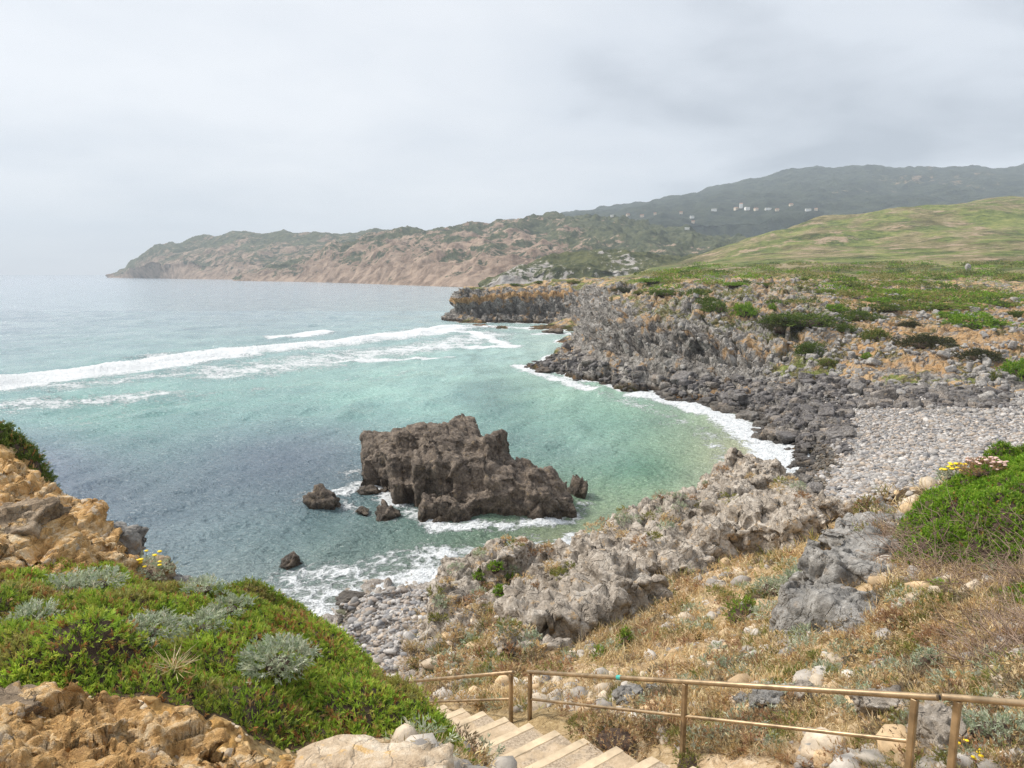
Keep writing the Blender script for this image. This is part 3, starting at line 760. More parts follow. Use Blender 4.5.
pxs = np.linspace(-330, 1180, 690); nc = len(pxs)
Ys = np.concatenate([np.exp(np.arange(math.log(21), math.log(430), .0040)), np.exp(np.arange(math.log(430), math.log(9000), .013))]); nr = len(Ys)
X = ((pxs - 512) / FPX)[None] * Ys[:, None]
VS = np.column_stack([X.ravel(), np.broadcast_to(Ys[:, None], X.shape).ravel(), np.zeros(X.size)])
spx = VS[:, 0] / VS[:, 1] * FPX + 512
cs = EYE / VS[:, 1]; fs = (cs * CP - SP) / (CP + cs * SP)
spy = 384 + FPX * fs
spxp = (VS[:, 0] / (VS[:, 1] * CP + EYE * SP)) * FPX + 512
sea_c = rbS(uvS(spxp, np.clip(spy, 274, 640)))
sea_c = np.clip(sea_c * .76 + .24 * sea_c.mean(1, keepdims=True) * np.array([.97, 1.0, 1.05]), .02, 1) * .82
hmax = np.full(len(VS), -20.0)
m = (VS[:, 1] < 420) & (spx > 150) & (spx < 900)
hmax[m] = hD(VS[m, 0], VS[m, 1])
m = VS[:, 1] < 57
hmax[m] = np.maximum(hmax[m], rbfA(VS[m, :2] / 3.0) if m.sum() else -20)

def stroke(pts, wid, fall=None):
    """foam along a line on the sea given in picture points; wid in metres"""
    w = [PZ(a, b)[:2] for a, b in pts]
    return 1 - sstep(0, wid, seg_dist(VS, w))
foam = np.zeros(len(VS))
BRK = [(-120, 396), (0, 382.5), (60, 374.5), (110, 369), (160, 361.5), (230, 352), (300, 346), (360, 340.5), (420, 332), (455, 326)]
foam = np.maximum(foam, 1.0 * stroke(BRK, 14))
foam = np.maximum(foam, 1.0 * stroke([(-120, 399), (0, 385), (60, 377), (130, 368), (230, 354)], 17))
foam = np.maximum(foam, .5 * stroke([(60, 386), (150, 376), (260, 362), (360, 350)], 16))
foam = np.maximum(foam, 1.0 * stroke([(180, 357.5), (240, 350.5), (330, 343), (400, 335), (450, 328)], 21))
foam = np.maximum(foam, .62 * stroke([(230, 372), (300, 364), (380, 352), (440, 345), (490, 334)], 26))
foam = np.maximum(foam, .58 * stroke([(-60, 408), (40, 403), (120, 398), (150, 394)], 15))
foam = np.maximum(foam, .45 * stroke([(20, 410), (70, 406), (110, 400)], 10))
foam = np.maximum(foam, 1.05 * stroke([(280, 337.5), (300, 336.5), (324, 332)], 9))
foam = np.maximum(foam, .9 * stroke([(415, 333), (470, 331), (512, 347)], 6))
foam = np.maximum(foam, .85 * stroke([(340, 362), (400, 359), (446, 357)], 5))
foam = np.maximum(foam, .85 * stroke([(400, 349), (470, 347), (512, 346)], 7))
foam = np.maximum(foam, .8 * stroke([(540, 334), (575, 333), (588, 336)], 7))
foam = np.maximum(foam, .8 * stroke([(520, 366), (530, 371), (560, 379), (590, 388)], 5))
foam = np.maximum(foam, .30 * stroke([(60, 425), (200, 395), (420, 372)], 18))
# the wash on the shore
nz = fbm(VS * .16, 3) * .55 + fbm(VS * .5 + 9, 2) * .25
dep = hmax + nz * .8
shore = sstep(-1.0, .1, dep)
foam = np.maximum(foam, shore * np.where(VS[:, 1] < 66, .74, .9))
foam = np.maximum(foam, .58 * stroke([(210, 606), (300, 592), (400, 586), (470, 572)], 4.5))
foam = np.maximum(foam, 1.0 * stroke([(640, 394), (690, 405), (730, 420), (765, 442), (785, 465), (782, 490)], 6.5))
foam = np.maximum(foam, .42 * stroke([(600, 392), (660, 412), (700, 432), (735, 462)], 6))
foam = np.maximum(foam, .78 * stroke([(345, 492), (360, 483), (385, 490), (395, 503)], 3.2))
foam = np.maximum(foam, .62 * stroke([(400, 505), (440, 528), (500, 527), (572, 516), (584, 500)], 2.8))
foam = np.maximum(foam, .50 * stroke([(300, 575), (380, 560), (450, 555), (520, 545)], 6))
foam = np.maximum(foam, .36 * stroke([(310, 490), (345, 478), (362, 465)], 4))
foam = np.maximum(foam, .45 * stroke([(300, 500), (340, 500), (390, 520)], 2.4))
foam = np.maximum(foam, .55 * stroke([(540, 562), (575, 548), (620, 534)], 2.2))

# swell and chop
r = np.random.default_rng(5)
z = np.zeros(len(VS)); dY = VS[:, 1] * np.where(VS[:, 1] < 430, .004, .013)
warp = fbm(VS * .02, 2) * 5
for k in range(26):
    lam = 1.6 * 1.22 ** k if k < 15 else r.uniform(2.5, 14)
    th = r.normal(math.radians(-62), .45)
    kx, ky = math.sin(th) * 6.283 / lam, math.cos(th) * 6.283 / lam
    ph = VS[:, 0] * kx + VS[:, 1] * ky + r.uniform(0, 6.28) + warp * 1.3 * 6.283 / lam * .35
    z += (np.exp(np.sin(ph) * 1.2 - 1.2) - .4) * (.026 * lam ** .88 if lam < 18 else .25) * sstep(2.2, 5, lam / dY)
z *= 1.0 * sstep(.2, -1.5, hmax) * .85 + .15
grp = .6 + .5 * fbm(VS * .03 + 4, 2)
z *= grp
z += 1.5 * np.exp(-(seg_dist(VS, [PZ(a, b + .5)[:2] for a, b in BRK]) / 4.5) ** 2) * (.7 + .5 * fbm(VS * .06, 3)) + .7 * np.exp(-(seg_dist(VS, [PZ(a, b)[:2] for a, b in [(225, 338), (280, 337), (324, 332)]]) / 5) ** 2)
z += sstep(.4, .9, foam) * (fbm(VS * .8, 3) * .22 + .08) * sstep(500, 100, VS[:, 1])
z += (np.abs(fbm(VS * np.array([.75, .95, 1]) , 3)) * -.20 + .06) * sstep(190, 60, VS[:, 1]) * sstep(.1, -.8, hmax)
z -= .10
VS[:, 2] = z

def sea_mat():
    w = Mat('sea', .13, .5)
    w.b.inputs['IOR'].default_value = 1.333
    w.put(w.b.inputs['Specular IOR Level'], w.math('SUBTRACT', .5, w.math('MULTIPLY', w.step(w.sep(w.wpos())[1], 80, 900), .30)))
    p = w.pos()
    dist = w.n('ShaderNodeVectorMath', operation='ADD')
    nn = w.n('ShaderNodeTexNoise'); w.put(nn.inputs['Vector'], p); nn.inputs['Scale'].default_value = .35; nn.inputs['Detail'].default_value = 3
    sc = w.n('ShaderNodeVectorMath', operation='SCALE'); w.put(sc.inputs[0], nn.outputs['Color']); sc.inputs['Scale'].default_value = 3.0
    w.put(dist.inputs[0], p); w.put(dist.inputs[1], sc.outputs[0])
    web = w.step(w.vor(.75, vec=dist.outputs[0]), .26, 0.0)
    web2 = w.step(w.vor(2.1, vec=dist.outputs[0]), .22, 0.0)
    n1 = w.noise(.22, 6, .65, w.map(p, (1, 1.0, 1))); n2 = w.noise(1.6, 5, .7)
    v = w.math('ADD', w.math('MULTIPLY', web, .30), w.math('ADD', w.math('MULTIPLY', web2, .16), w.math('ADD', w.math('MULTIPLY', w.math('SUBTRACT', n1, .5), 1.9), w.math('MULTIPLY', w.math('SUBTRACT', n2, .5), .8))))
    f = w.attr('foam')
    fo = w.step(w.math('ADD', w.math('MULTIPLY', f, 1.2), w.math('MULTIPLY', v, .75)), .62, 1.0)
    fo = w.math('MULTIPLY', fo, w.step(f, .08, .3))
    c = w.attr('water', True)
    c = w.mix(1.0, c, w.ramp(w.noise(.06, 5, .6), [(.3, (.8, .82, .85)), (.7, (1.2, 1.17, 1.13))]), 'MULTIPLY')
    w.color(w.mix(fo, c, (.78, .80, .81)))
    w.put(w.b.inputs['Roughness'], w.math('ADD', .13, w.math('MULTIPLY', fo, .7)))
    rg = w.math('ABSOLUTE', w.math('SUBTRACT', w.noise(.75, 4, .6, w.map(p, (.8, 1.2, 1), (0, 0, .5))), .5))
    b1 = w.bump(w.math('ADD', w.math('MULTIPLY', rg, -1.5), w.math('MULTIPLY', fo, w.noise(1.2, 5, .7))), 1.0, .8)
    b2 = w.bump(w.noise(3.4, 4, .65, w.map(p, (.7, 1.3, 1), (0, 0, .5))), .9, .22, b1)
    w.normal(b2)
    return w.m
M['sea'] = sea_mat()
sea = add('water', mk_mesh('water', VS, grid_faces(nr, nc), [M['sea']], dict(foam=foam, water=sea_c)), kind='structure')
# ------------------------------------------------------------------ ROCKS
_stones = {}
def stone_mesh(mat, k, sub=4, **kw):
    key = (mat, k, sub)
    if key not in _stones:
        V, F = stone(900 + k * 13, sub, **kw)
        _stones[key] = mk_mesh('stone', V, F, [M[mat]])
    return _stones[key]

def orient(o, loc, scale, rot):
    Mx = Matrix.LocRotScale(Vector(loc), Matrix(rot.tolist()).to_quaternion(), Vector(scale)); o.matrix_world = Mx

def tops(px, py, d): return P(px, py, d)
def blk(px, py, d, hx, hy, base=-2.0, yaw=0.0):
    t = P(px, py, d); hz = (t[2] - base) / 2
    return (np.array([t[0], t[1], base + hz]), np.array([hx, hy, hz]) * 1.12, yaw)

# the sea stack
STACK = [blk(386, 431, 80, 2.7, 3.6, yaw=.2), blk(404, 428, 79, 2.8, 3.5, yaw=.1), blk(425, 423, 77.5, 3.2, 4.2, yaw=.3), blk(452, 420, 75.5, 3.0, 4.6, yaw=.1), blk(477, 434, 74, 2.3, 4.4, yaw=-.2), blk(497, 452, 73, 1.9, 3.9, yaw=.2), blk(518, 458, 72, 2.1, 3.5, yaw=0), blk(538, 466, 71, 1.9, 3.2, yaw=.2), blk(554, 480, 70, 1.4, 2.6, yaw=-.2), blk(566, 494, 69, .85, 1.6, yaw=.1),
         blk(380, 450, 78, 1.9, 2.4, yaw=.1), blk(408, 450, 74.5, 2.6, 2.6, yaw=.5), blk(432, 446, 71.8, 2.2, 2.8, yaw=.2), blk(455, 448, 70.5, 2.0, 2.6, yaw=.1), blk(478, 452, 69.6, 1.9, 2.6, yaw=0), blk(500, 464, 69, 1.7, 2.4, yaw=.1), blk(520, 475, 68.6, 1.5, 2.3, yaw=-.1), blk(537, 484, 68.2, 1.3, 2.0, yaw=0), blk(554, 494, 68.2, .9, 1.6, yaw=.1),
         blk(430, 497, 66.6, 1.2, 1.3, yaw=.3), blk(447, 493, 66.2, 1.2, 1.4, yaw=0), blk(462, 503, 65.6, .8, 1.0, yaw=.2), blk(410, 474, 72.5, 2.0, 1.8, yaw=.4), blk(490, 486, 67.2, 2.4, 1.5, yaw=0), blk(525, 494, 67.2, 1.8, 1.4, yaw=0)]
W, Q, cav = crag(STACK, .17, 3, fk=.34, crack=.30, cell=2.7, fine=.13, stretch=(1, 1, .55), joints=[((.95, .25, .12), 1.9, .26), ((.25, .5, .85), 1.15, .14), ((.3, .95, .1), 2.4, .2)])
W[:, 2] = np.where(W[:, 2] > 0, W[:, 2] * .95, W[:, 2])
sea_stack = add('sea_stack', mk_mesh('sea_stack', W, Q, [M['stack']]), 'large dark brown rock stack standing in the water of the cove', 'sea stack')

def sea_rock(px, py, wpx, hpx, seed, label, mat='stack', z=0.0, flat=.82):
    c = PZ(px, py, 0.0); d = (c[1] * CP + (EYE - c[2]) * SP)
    hw = wpx / FPX * d / 2 * 1.1
    V, F = stone(seed, 4, 12, rough=.14, freq=2.0)
    fa, fe = facet(V * 1.5 + seed); V = V * (1 + fa * .34 - .08 * (1 - sstep(0, .12, fe)))[:, None]
    V = V * np.array([hw, hw * .8, hpx / FPX * d * flat]) @ rotz(seed * 1.3).T * np.array([1, 1, 1])
    return add('sea_rock', mk_mesh('sea_rock', V, F, [M[mat]]), label, 'rock', 'small rocks in the cove', loc=c + np.array([0, hw * .3, z]))
sea_rock(323, 506, 30, 17, 41, 'largest of the small dark rocks in the water beside the stack')
sea_rock(386, 516, 22, 14, 52, 'dark rock in the water just below the stack\'s foaming end')
sea_rock(371, 493, 16, 8, 63, 'low dark rock awash in foam against the stack')
sea_rock(362, 512, 13, 5, 74, 'flat dark rock barely breaking the water between two bigger ones')
sea_rock(291, 564, 19, 13, 85, 'lone dark rock in the water nearest the shore foam', flat=.6)
sea_rock(384, 491, 7, 4, 96, 'tiny dark rock poking from the foam under the stack')
sea_rock(579, 494, 16, 12, 33, 'pointed brown rock at the low tail end of the stack', flat=1.3)
sea_rock(353, 602, 30, 7, 17, 'flat brown slab lying in the shore foam', 'boulder', flat=.8)
sea_rock(404, 598, 22, 5, 29, 'second brown slab half washed by the foam beside the green stones', 'boulder', flat=.8)
sea_rock(545, 372, 18, 4, 71, 'low dark reef rock off the tip of the boulder point')
sea_rock(532, 366, 9, 3, 72, 'small dark reef rock out beyond the boulder point')
sea_rock(556, 333, 16, 5, 77, 'dark rock in the surf below the far promontory')

# outcrops on the near slope
def outcrop(pts, voxel, seed, mat, name, label, crack, cell, fine, tilt=0.0, stretch=(1, 1, .7), fk=1.0):
    bl = []
    for px, py, d, hx, hy, hz, yaw in pts:
        t = P(px, py, d)
        bl.append((t - np.array([0, 0, hz]), np.array([hx, hy, hz]) * 1.1, yaw))
    W, Q, cav = crag(bl, voxel, seed, crack, cell, fine, stretch, tilt, fk=fk)
    return add(name, mk_mesh(name, W, Q, [M[mat]]), label, 'rock outcrop')
outcrop([(455, 589, 29.9, 1.04, 1.17, 2.42, .2), (468, 571, 30.4, 1.17, 1.30, 2.64, .1), (485, 558, 30.9, 1.17, 1.30, 2.86, .3), (503, 553, 31.4, 1.17, 1.30, 2.75, -.1), (521, 547, 31.9, 0.85, 1.04, 2.42, .2), (530, 563, 31.4, 0.65, 0.91, 1.98, .1), (445, 616, 28.9, 0.91, 1.17, 2.64, .3), (436, 641, 27.9, 0.91, 1.17, 2.42, 0), (470, 601, 28.4, 1.30, 1.17, 2.20, .2), (500, 586, 29.4, 1.43, 1.17, 2.20, .1), (425, 659, 26.4, 0.91, 1.04, 1.98, .2), (455, 631, 26.8, 1.17, 1.04, 1.98, .1), (518, 579, 30.4, 0.91, 0.91, 1.98, .4), (480, 616, 26.9, 1.30, 1.04, 1.76, .2), (505, 606, 27.4, 1.17, 1.04, 1.76, .1), (470, 646, 24.9, 1.04, 0.91, 1.54, .3), (440, 666, 24.4, 0.91, 0.91, 1.76, .2), (500, 631, 24.9, 1.04, 0.91, 1.32, .1), (425, 681, 22.4, 0.78, 0.78, 1.54, .2)],
        .075, 12, 'lime', 'rock_outcrop', 'knobbly grey limestone outcrop with green tufts above the pebble cove', .2, .8, .14)
outcrop([(722, 471, 37.9, 1.00, 1.25, 2.42, .3), (738, 459, 38.4, 1.12, 1.25, 2.86, .1), (752, 456, 38.6, 1.12, 1.25, 2.86, .2), (768, 463, 38.6, 1.00, 1.25, 2.64, -.1), (782, 477, 38.4, 1.12, 1.12, 2.20, .2), (800, 491, 38.4, 1.12, 1.12, 1.76, 0), (706, 491, 37.4, 1.25, 1.25, 1.98, .2), (735, 479, 36.6, 1.62, 1.25, 1.76, .2), (765, 481, 36.6, 1.50, 1.25, 1.76, .1), (818, 511, 38.4, 1.00, 1.00, 1.32, .1)],
        .085, 14, 'lime', 'rock_outcrop', 'tallest pale limestone knob on the ridge beside the pebble beach', .26, 1.0, .16)
def crag_on(poly, n, size, lift, seed, d0=None):
    """blocks bedded in the ground inside a picture polygon"""
    r = np.random.default_rng(seed); poly = np.array(poly, float); lo, hi = poly.min(0), poly.max(0); bl = []
    while len(bl) < n:
        q = r.uniform(lo, hi)
        if not inside(q[None], poly)[0]: continue
        h = hit(q[0], q[1], [BA])
        if h is None or h[2] > 60: continue
        s = size * r.uniform(.6, 1.35); hz = s * r.uniform(.6, 1.0)
        bl.append((h[0] + np.array([0, s * .3, lift * r.uniform(.1, 1.3) - hz * .55]), np.array([s, s * r.uniform(.6, 1), hz]), r.uniform(-.6, .6)))
    return bl
RIDGE_POLY = [(552, 592), (600, 553), (640, 528), (690, 506), (730, 492), (800, 508), (838, 524), (800, 548), (735, 556), (680, 580), (630, 612), (575, 648), (535, 660), (530, 620)]
W, Q, cav = crag([((t := P(px, py, d)) - np.array([0, 0, hz]), np.array([hx, hy, hz]) * 1.1, yaw) for px, py, d, hx, hy, hz, yaw in [(695, 494, 37, 1.2, .9, 1.3, .2), (668, 504, 36.5, 1.2, .9, 1.4, .1), (640, 516, 36, 1.2, .9, 1.4, .3), (615, 532, 35.5, 1.1, .9, 1.4, .1), (590, 550, 35, 1.1, .9, 1.4, .2), (565, 566, 34, .9, .9, 1.5, .1)]]
               + crag_on(RIDGE_POLY, 80, 1.05, .85, 4), .085, 16, .2, 1.0, .15, (1, 1, .7), joints=[((.7, .2, .6), .9, .12), ((.5, .8, -.2), 1.3, .12)])
add('rock_outcrop', mk_mesh('rock_outcrop', W, Q, [M['lime']]), 'long craggy limestone ridge running down between the tallest knob and the knobbly outcrop', 'rock outcrop')
# fused ochre rock of the left bank and of the crumbling edge
W, Q, cav = crag([(c, h * np.array([1.25, 1.1, .55]), y) for c, h, y in crag_on([(-60, 470), (0, 474), (40, 500), (66, 522), (100, 548), (108, 566), (60, 572), (0, 592), (-60, 590)], 85, .42, .20, 9)], .032, 18, .09, .75, .06, (.7, .7, 1.8), tilt=.42, joints=[((-.45, .1, .9), .24, .05), ((.8, .3, .3), .5, .05)])
add('rock_outcrop', mk_mesh('rock_outcrop', W, Q, [M['ochre']]), 'flaky orange ochre rock bank falling to the sea beside the mound', 'rock outcrop')
W, Q, cav = crag([(c, h * np.array([1.3, 1.1, .6]), y) for c, h, y in crag_on([(-60, 718), (60, 721), (120, 731), (180, 748), (220, 766), (260, 784), (290, 800), (-60, 800)], 80, .16, .03, 10)], .013, 19, .03, .30, .026, (.8, .8, 1.8), joints=[((-.3, .2, .9), .12, .018), ((.7, .5, .2), .2, .02)])
add('rock_outcrop', mk_mesh('rock_outcrop', W, Q, [M['ochre']]), 'crumbling orange rock edge in front of the juniper mat', 'rock outcrop')
# big grey boulder below the bank
outcrop([(856, 528, 16.4, .7, .75, 1.7, .5), (874, 516, 17.0, .6, .75, 1.8, .6), (842, 560, 14.9, .85, .75, 1.5, .4), (870, 558, 14.3, .85, .75, 1.5, .3), (890, 545, 14.7, .6, .65, 1.5, .2), (816, 584, 14.1, .7, .55, 1.1, .7), (892, 585, 13.0, .55, .55, 1.0, .2), (854, 592, 13.0, .7, .55, 1.1, .2), (828, 602, 13.3, .6, .5, 1.0, .5), (870, 606, 12.4, .55, .45, .8, .1), (889, 506, 18.3, .5, .7, 1.4, .6)],
        .035, 21, 'grey', 'boulder', 'large cracked grey limestone boulder jutting from the slope under the green bank', .075, 1.25, .03, fk=.6)['category'] = 'boulder'

# single rocks set in the slope; size given in pixels
def slope_rock(px, py, wpx, hpx, seed, mat, label, d=None, tree=BA, deep=.35, sub=5, box=True, rough=.10, yaw=None):
    if d is not None: c = P(px, py, d); dist = d
    else:
        h = hit(px, py, [tree])
        if h is None: return
        c, n, dist = h
    hw = wpx / FPX * dist / 2; hh = hpx / FPX * dist / 2
    V, F = stone(seed, sub, 12, box=box, rough=rough, freq=2.2)
    fa, fe = facet(V * 1.5 + seed); V = V * (1 + fa * .22 - .05 * (1 - sstep(0, .10, fe)))[:, None]
    ga, ge = facet(V * 4.2 + seed); V = V * (1 + ga * .07)[:, None]
    V = V * np.array([hw, hw * .8, hh]) @ rotz(seed if yaw is None else yaw).T
    return add('boulder', mk_mesh('boulder', V, F, [M[mat]]), label, 'boulder', 'boulders set in the near slopes', loc=c + np.array([0, hw * .35, hh * (1 - 2 * deep) * .6]))
slope_rock(356, 838, 170, 54, 5, 'tan', 'broad pale tan boulder at the lower edge beneath the juniper mat', deep=.3, yaw=.2)
slope_rock(114, 552, 50, 40, 8, 'grey', 'rounded grey boulder perched on the cliff edge above the yellow flowers', d=11, deep=.3, yaw=.2)
slope_rock(4, 552, 62, 56, 9, 'brown', 'rough brown boulder bedded in the orange earth bank', deep=.3, yaw=.1)
slope_rock(66, 514, 20, 24, 13, 'tan', 'small pale rock standing on the skyline of the orange bank', d=12.4, deep=.3)
slope_rock(90, 532, 24, 16, 14, 'brown', 'small brown rock between the skyline rock and the grey boulder', d=12.5, deep=.3)
slope_rock(152, 578, 40, 26, 15, 'brown', 'brown slanting rock at the cliff edge behind the yellow flowers', d=10, deep=.3)
slope_rock(184, 594, 32, 24, 18, 'grey', 'small grey rock at the cliff edge past the flowers', d=10, deep=.3)
slope_rock(0, 722, 60, 24, 23, 'brown', 'brownish rock at the corner of the crumbling orange edge', deep=.4)
slope_rock(772, 712, 34, 26, 25, 'grey', 'small grey rock behind the handrail between its middle posts', deep=.25)
slope_rock(745, 708, 20, 16, 26, 'grey', 'tiny grey rock next to another behind the handrail', deep=.25)
slope_rock(806, 702, 26, 22, 27, 'lime', 'pale rock upslope of the small grey rocks behind the handrail', deep=.25)
slope_rock(885, 716, 44, 28, 28, 'lime', 'broken pale rock close behind the handrail near its end posts', deep=.35)
slope_rock(945, 752, 46, 44, 30, 'lime', 'pale jagged rock between the two end posts of the handrail', deep=.35)
slope_rock(632, 702, 26, 16, 32, 'grey', 'grey rock showing between the rails of the handrail', deep=.3)
slope_rock(655, 695, 16, 12, 34, 'grey', 'small grey rock just above the lower rail of the handrail', deep=.3)
slope_rock(720, 590, 22, 10, 35, 'lime', 'pale stone lying in the dry grass of the slope', deep=.35)
slope_rock(520, 630, 40, 30, 38, 'lime', 'pale rock leaning on the slope right below the knobbly outcrop', deep=.35)

# boulders of the shore: the largest as objects, the rest as one mass
rb = np.random.default_rng(21)
cand = []
SHORE = [PZ(a, b)[:2] for a, b in [(528, 366), (538, 370), (565, 375), (600, 383), (650, 392), (700, 403), (745, 415), (765, 427), (788, 445), (800, 460), (805, 478), (815, 510)]]
while len(cand) < 3600:
    px = rb.uniform(526, 1010); py = rb.uniform(345, 522)
    h = hit(px, py, [BA, BD])
    if h is None or h[0][1] < 60 or h[0][1] > 190 or h[0][2] < -.3 or h[0][2] > 8.5: continue
    c = h[0]
    ds = seg_dist(c[None, :2], SHORE)[0]
    if h[1][2] < .72 or c[2] > (3.8 if px < 800 else 5.4) or (px > 850 and py > 408) or (px > 815 and py > 455): continue
    s = float(np.clip(rb.lognormal(-1.0, .52), .16, 1.7))
    if py > 440: s *= .62
    cand.append((s, c, px))
cand.sort(key=lambda t: -t[0] / t[1][1])
for i, (s, c, px) in enumerate(cand[:288]):
    me = stone_mesh('boulder', i % 9, 4, planes=6, box=True, rough=.13, freq=3.0)
    low = c[2] < 1.3
    o = add('shore_boulder', me, 'wet dark boulder at the water\'s edge below the cliffs' if low else 'dry grey boulder on the rocky apron at the foot of the cliffs', 'boulder',
            'wet boulders at the tide line' if low else 'boulders under the cliffs')
    orient(o, c + np.array([0, 0, s * .12]), (s, s * rb.uniform(.6, .95), s * rb.uniform(.45, .8)), rot_rand(rb, .5))
def bake(items, protos, tints=None):
    """items: (proto index, loc, scale3, rot); one mesh"""
    Vs, Fs, Ts, k = [], [], [], 0
    for i, (j, loc, sc, R) in enumerate(items):
        V, F = protos[j]
        Vs.append((V * sc) @ R.T + loc); Fs.append(F + k); k += len(V)
        if tints is not None: Ts.append(np.broadcast_to(tints[i], (len(V), 3)))
    return np.vstack(Vs), np.vstack(Fs), (np.vstack(Ts) if tints is not None else None)
protos3 = [stone(500 + j, 3, 6, box=True, rough=.12, freq=3.0) for j in range(8)]
protos2 = [stone(600 + j, 2, 9, rough=.0) for j in range(8)]
items = [(int(rb.integers(8)), c + np.array([0, 0, s * .1]), np.array([s, s * rb.uniform(.6, .95), s * rb.uniform(.45, .8)]), rot_rand(rb, .5)) for s, c, px in cand[288:]]
V, F, _ = bake(items, protos3)
add('rubble', mk_mesh('rubble', V, F, [M['boulder']]), kind='stuff')
# broken stone strewn over the slopes and the rim above the cove
items = []
while len(items) < 1900:
    px = rb.uniform(640, 1040); py = rb.uniform(292, 415); h = hit(px, py, [BD])
    if h is None or h[0][1] > 230 or h[0][2] < 3.5 or h[1][2] < .80: continue
    if perlin(np.array([h[0] * .12]))[0] + .25 * rb.normal() < -.02: continue
    s = float(np.clip(rb.lognormal(-1.25, .5), .12, 1.1)); items.append((int(rb.integers(8)), h[0], np.array([s, s * rb.uniform(.6, .95), s * rb.uniform(.45, .9)]), rot_rand(rb, .6)))
V, F, _ = bake(items, protos3)
add('rubble', mk_mesh('rubble', V, F, [M['scree']]), kind='stuff')

# cobbles of both beaches
def cobbles(n, inside_fn, treelist, size, name, pxr, pyr, palette):
    items, tints = [], []
    while len(items) < n:
        px, py = rb.uniform(*pxr), rb.uniform(*pyr)
        h = hit(px, py, treelist)
        if h is None or not inside_fn(px, py, h[0]): continue
        s = float(np.clip(rb.lognormal(math.log(size), .42), size * .4, size * 3.2))
        items.append((int(rb.integers(8)), h[0] + np.array([0, 0, s * .15]), np.array([s, s * rb.uniform(.6, .95), s * rb.uniform(.4, .7)]), rot_rand(rb, .35)))
        c = np.array(palette[int(rb.integers(len(palette)))]) * rb.uniform(.48, .92)
        if h[0][2] < (1.25 if h[0][1] > 60 else .45): c = c * np.array([.42, .40, .36])
        tints.append(np.clip(c, 0, .85))
    V, F, T = bake(items, protos2, tints)
    return add(name, mk_mesh(name, V, F, [M['pebble']], dict(tint=T)), kind='stuff')
PAL = [(.40, .38, .36), (.48, .45, .43), (.34, .33, .325), (.55, .52, .49), (.42, .36, .31), (.50, .42, .34), (.29, .285, .29), (.62, .59, .56), (.46, .385, .32)]
cobbles(19000, lambda px, py, c: c[1] > 57 and c[2] > .3 and (px > 812 + max(0, 470 - py) * .35 + rb.normal() * 12), [BA, BD], .135, 'pebbles', (800, 1030), (396, 525), PAL)
cobbles(5200, lambda px, py, c: c[1] > 28 and c[2] < 4.5 and c[2] > .25, [BA, BD], .105, 'pebbles', (338, 470), (590, 690), PAL)
# green slabs at the near tide line
for i in range(46):
    t = rb.random(); px = 342 + 110 * t + rb.normal() * 4; py = 613 - 26 * t + rb.normal() * 3.2
    c = PZ(px, py, .2); s = rb.uniform(.16, .48)
    o = add('tide_stone', stone_mesh('algae', i % 6, 3, planes=9, rough=.06), 'flat green weedy stone in the band at the near tide line', 'stone', 'weedy stones along the near tide line')
    orient(o, c, (s, s * .6, s * .33), rotz(rb.uniform(-.6, 1.2)) @ rot_rand(rb, .12) if False else rotz(rb.uniform(-.5, .9)))
# ------------------------------------------------------------------ VEGETATION
rv = np.random.default_rng(77)
def pick(pal, n, r=rv, jit=.18):
    pal = np.array(pal); c = pal[r.integers(len(pal), size=n)]
    return np.clip(c * r.uniform(1 - jit, 1 + jit, (n, 1)) * r.uniform(.95, 1.05, (n, 3)), 0, .9)
JUN = [(.22, .33, .035), (.30, .42, .045), (.16, .255, .03), (.38, .46, .07), (.25, .36, .045), (.32, .40, .05)]
JUN_L = JUN + [(.36, .36, .07), (.10, .15, .028), (.30, .35, .05)]
TIP = [(.42, .21, .075), (.36, .17, .06), (.46, .30, .13)]
GREYG = [(.38, .42, .28), (.47, .50, .36), (.29, .34, .21), (.35, .40, .28), (.54, .55, .42)]
DRY = [(.62, .48, .27), (.48, .35, .18), (.70, .58, .36), (.37, .265, .14), (.58, .39, .17), (.66, .51, .30)]
OLIVE = [(.22, .22, .06), (.30, .28, .085), (.17, .19, .05), (.34, .29, .11)]
DARKB = [(.075, .125, .02), (.115, .17, .028), (.16, .20, .04), (.095, .14, .026)]
BRIGHT = [(.16, .30, .02), (.22, .36, .03), (.12, .225, .02), (.29, .40, .05)]
REDB = [(.40, .24, .13), (.32, .19, .11), (.46, .31, .17)]

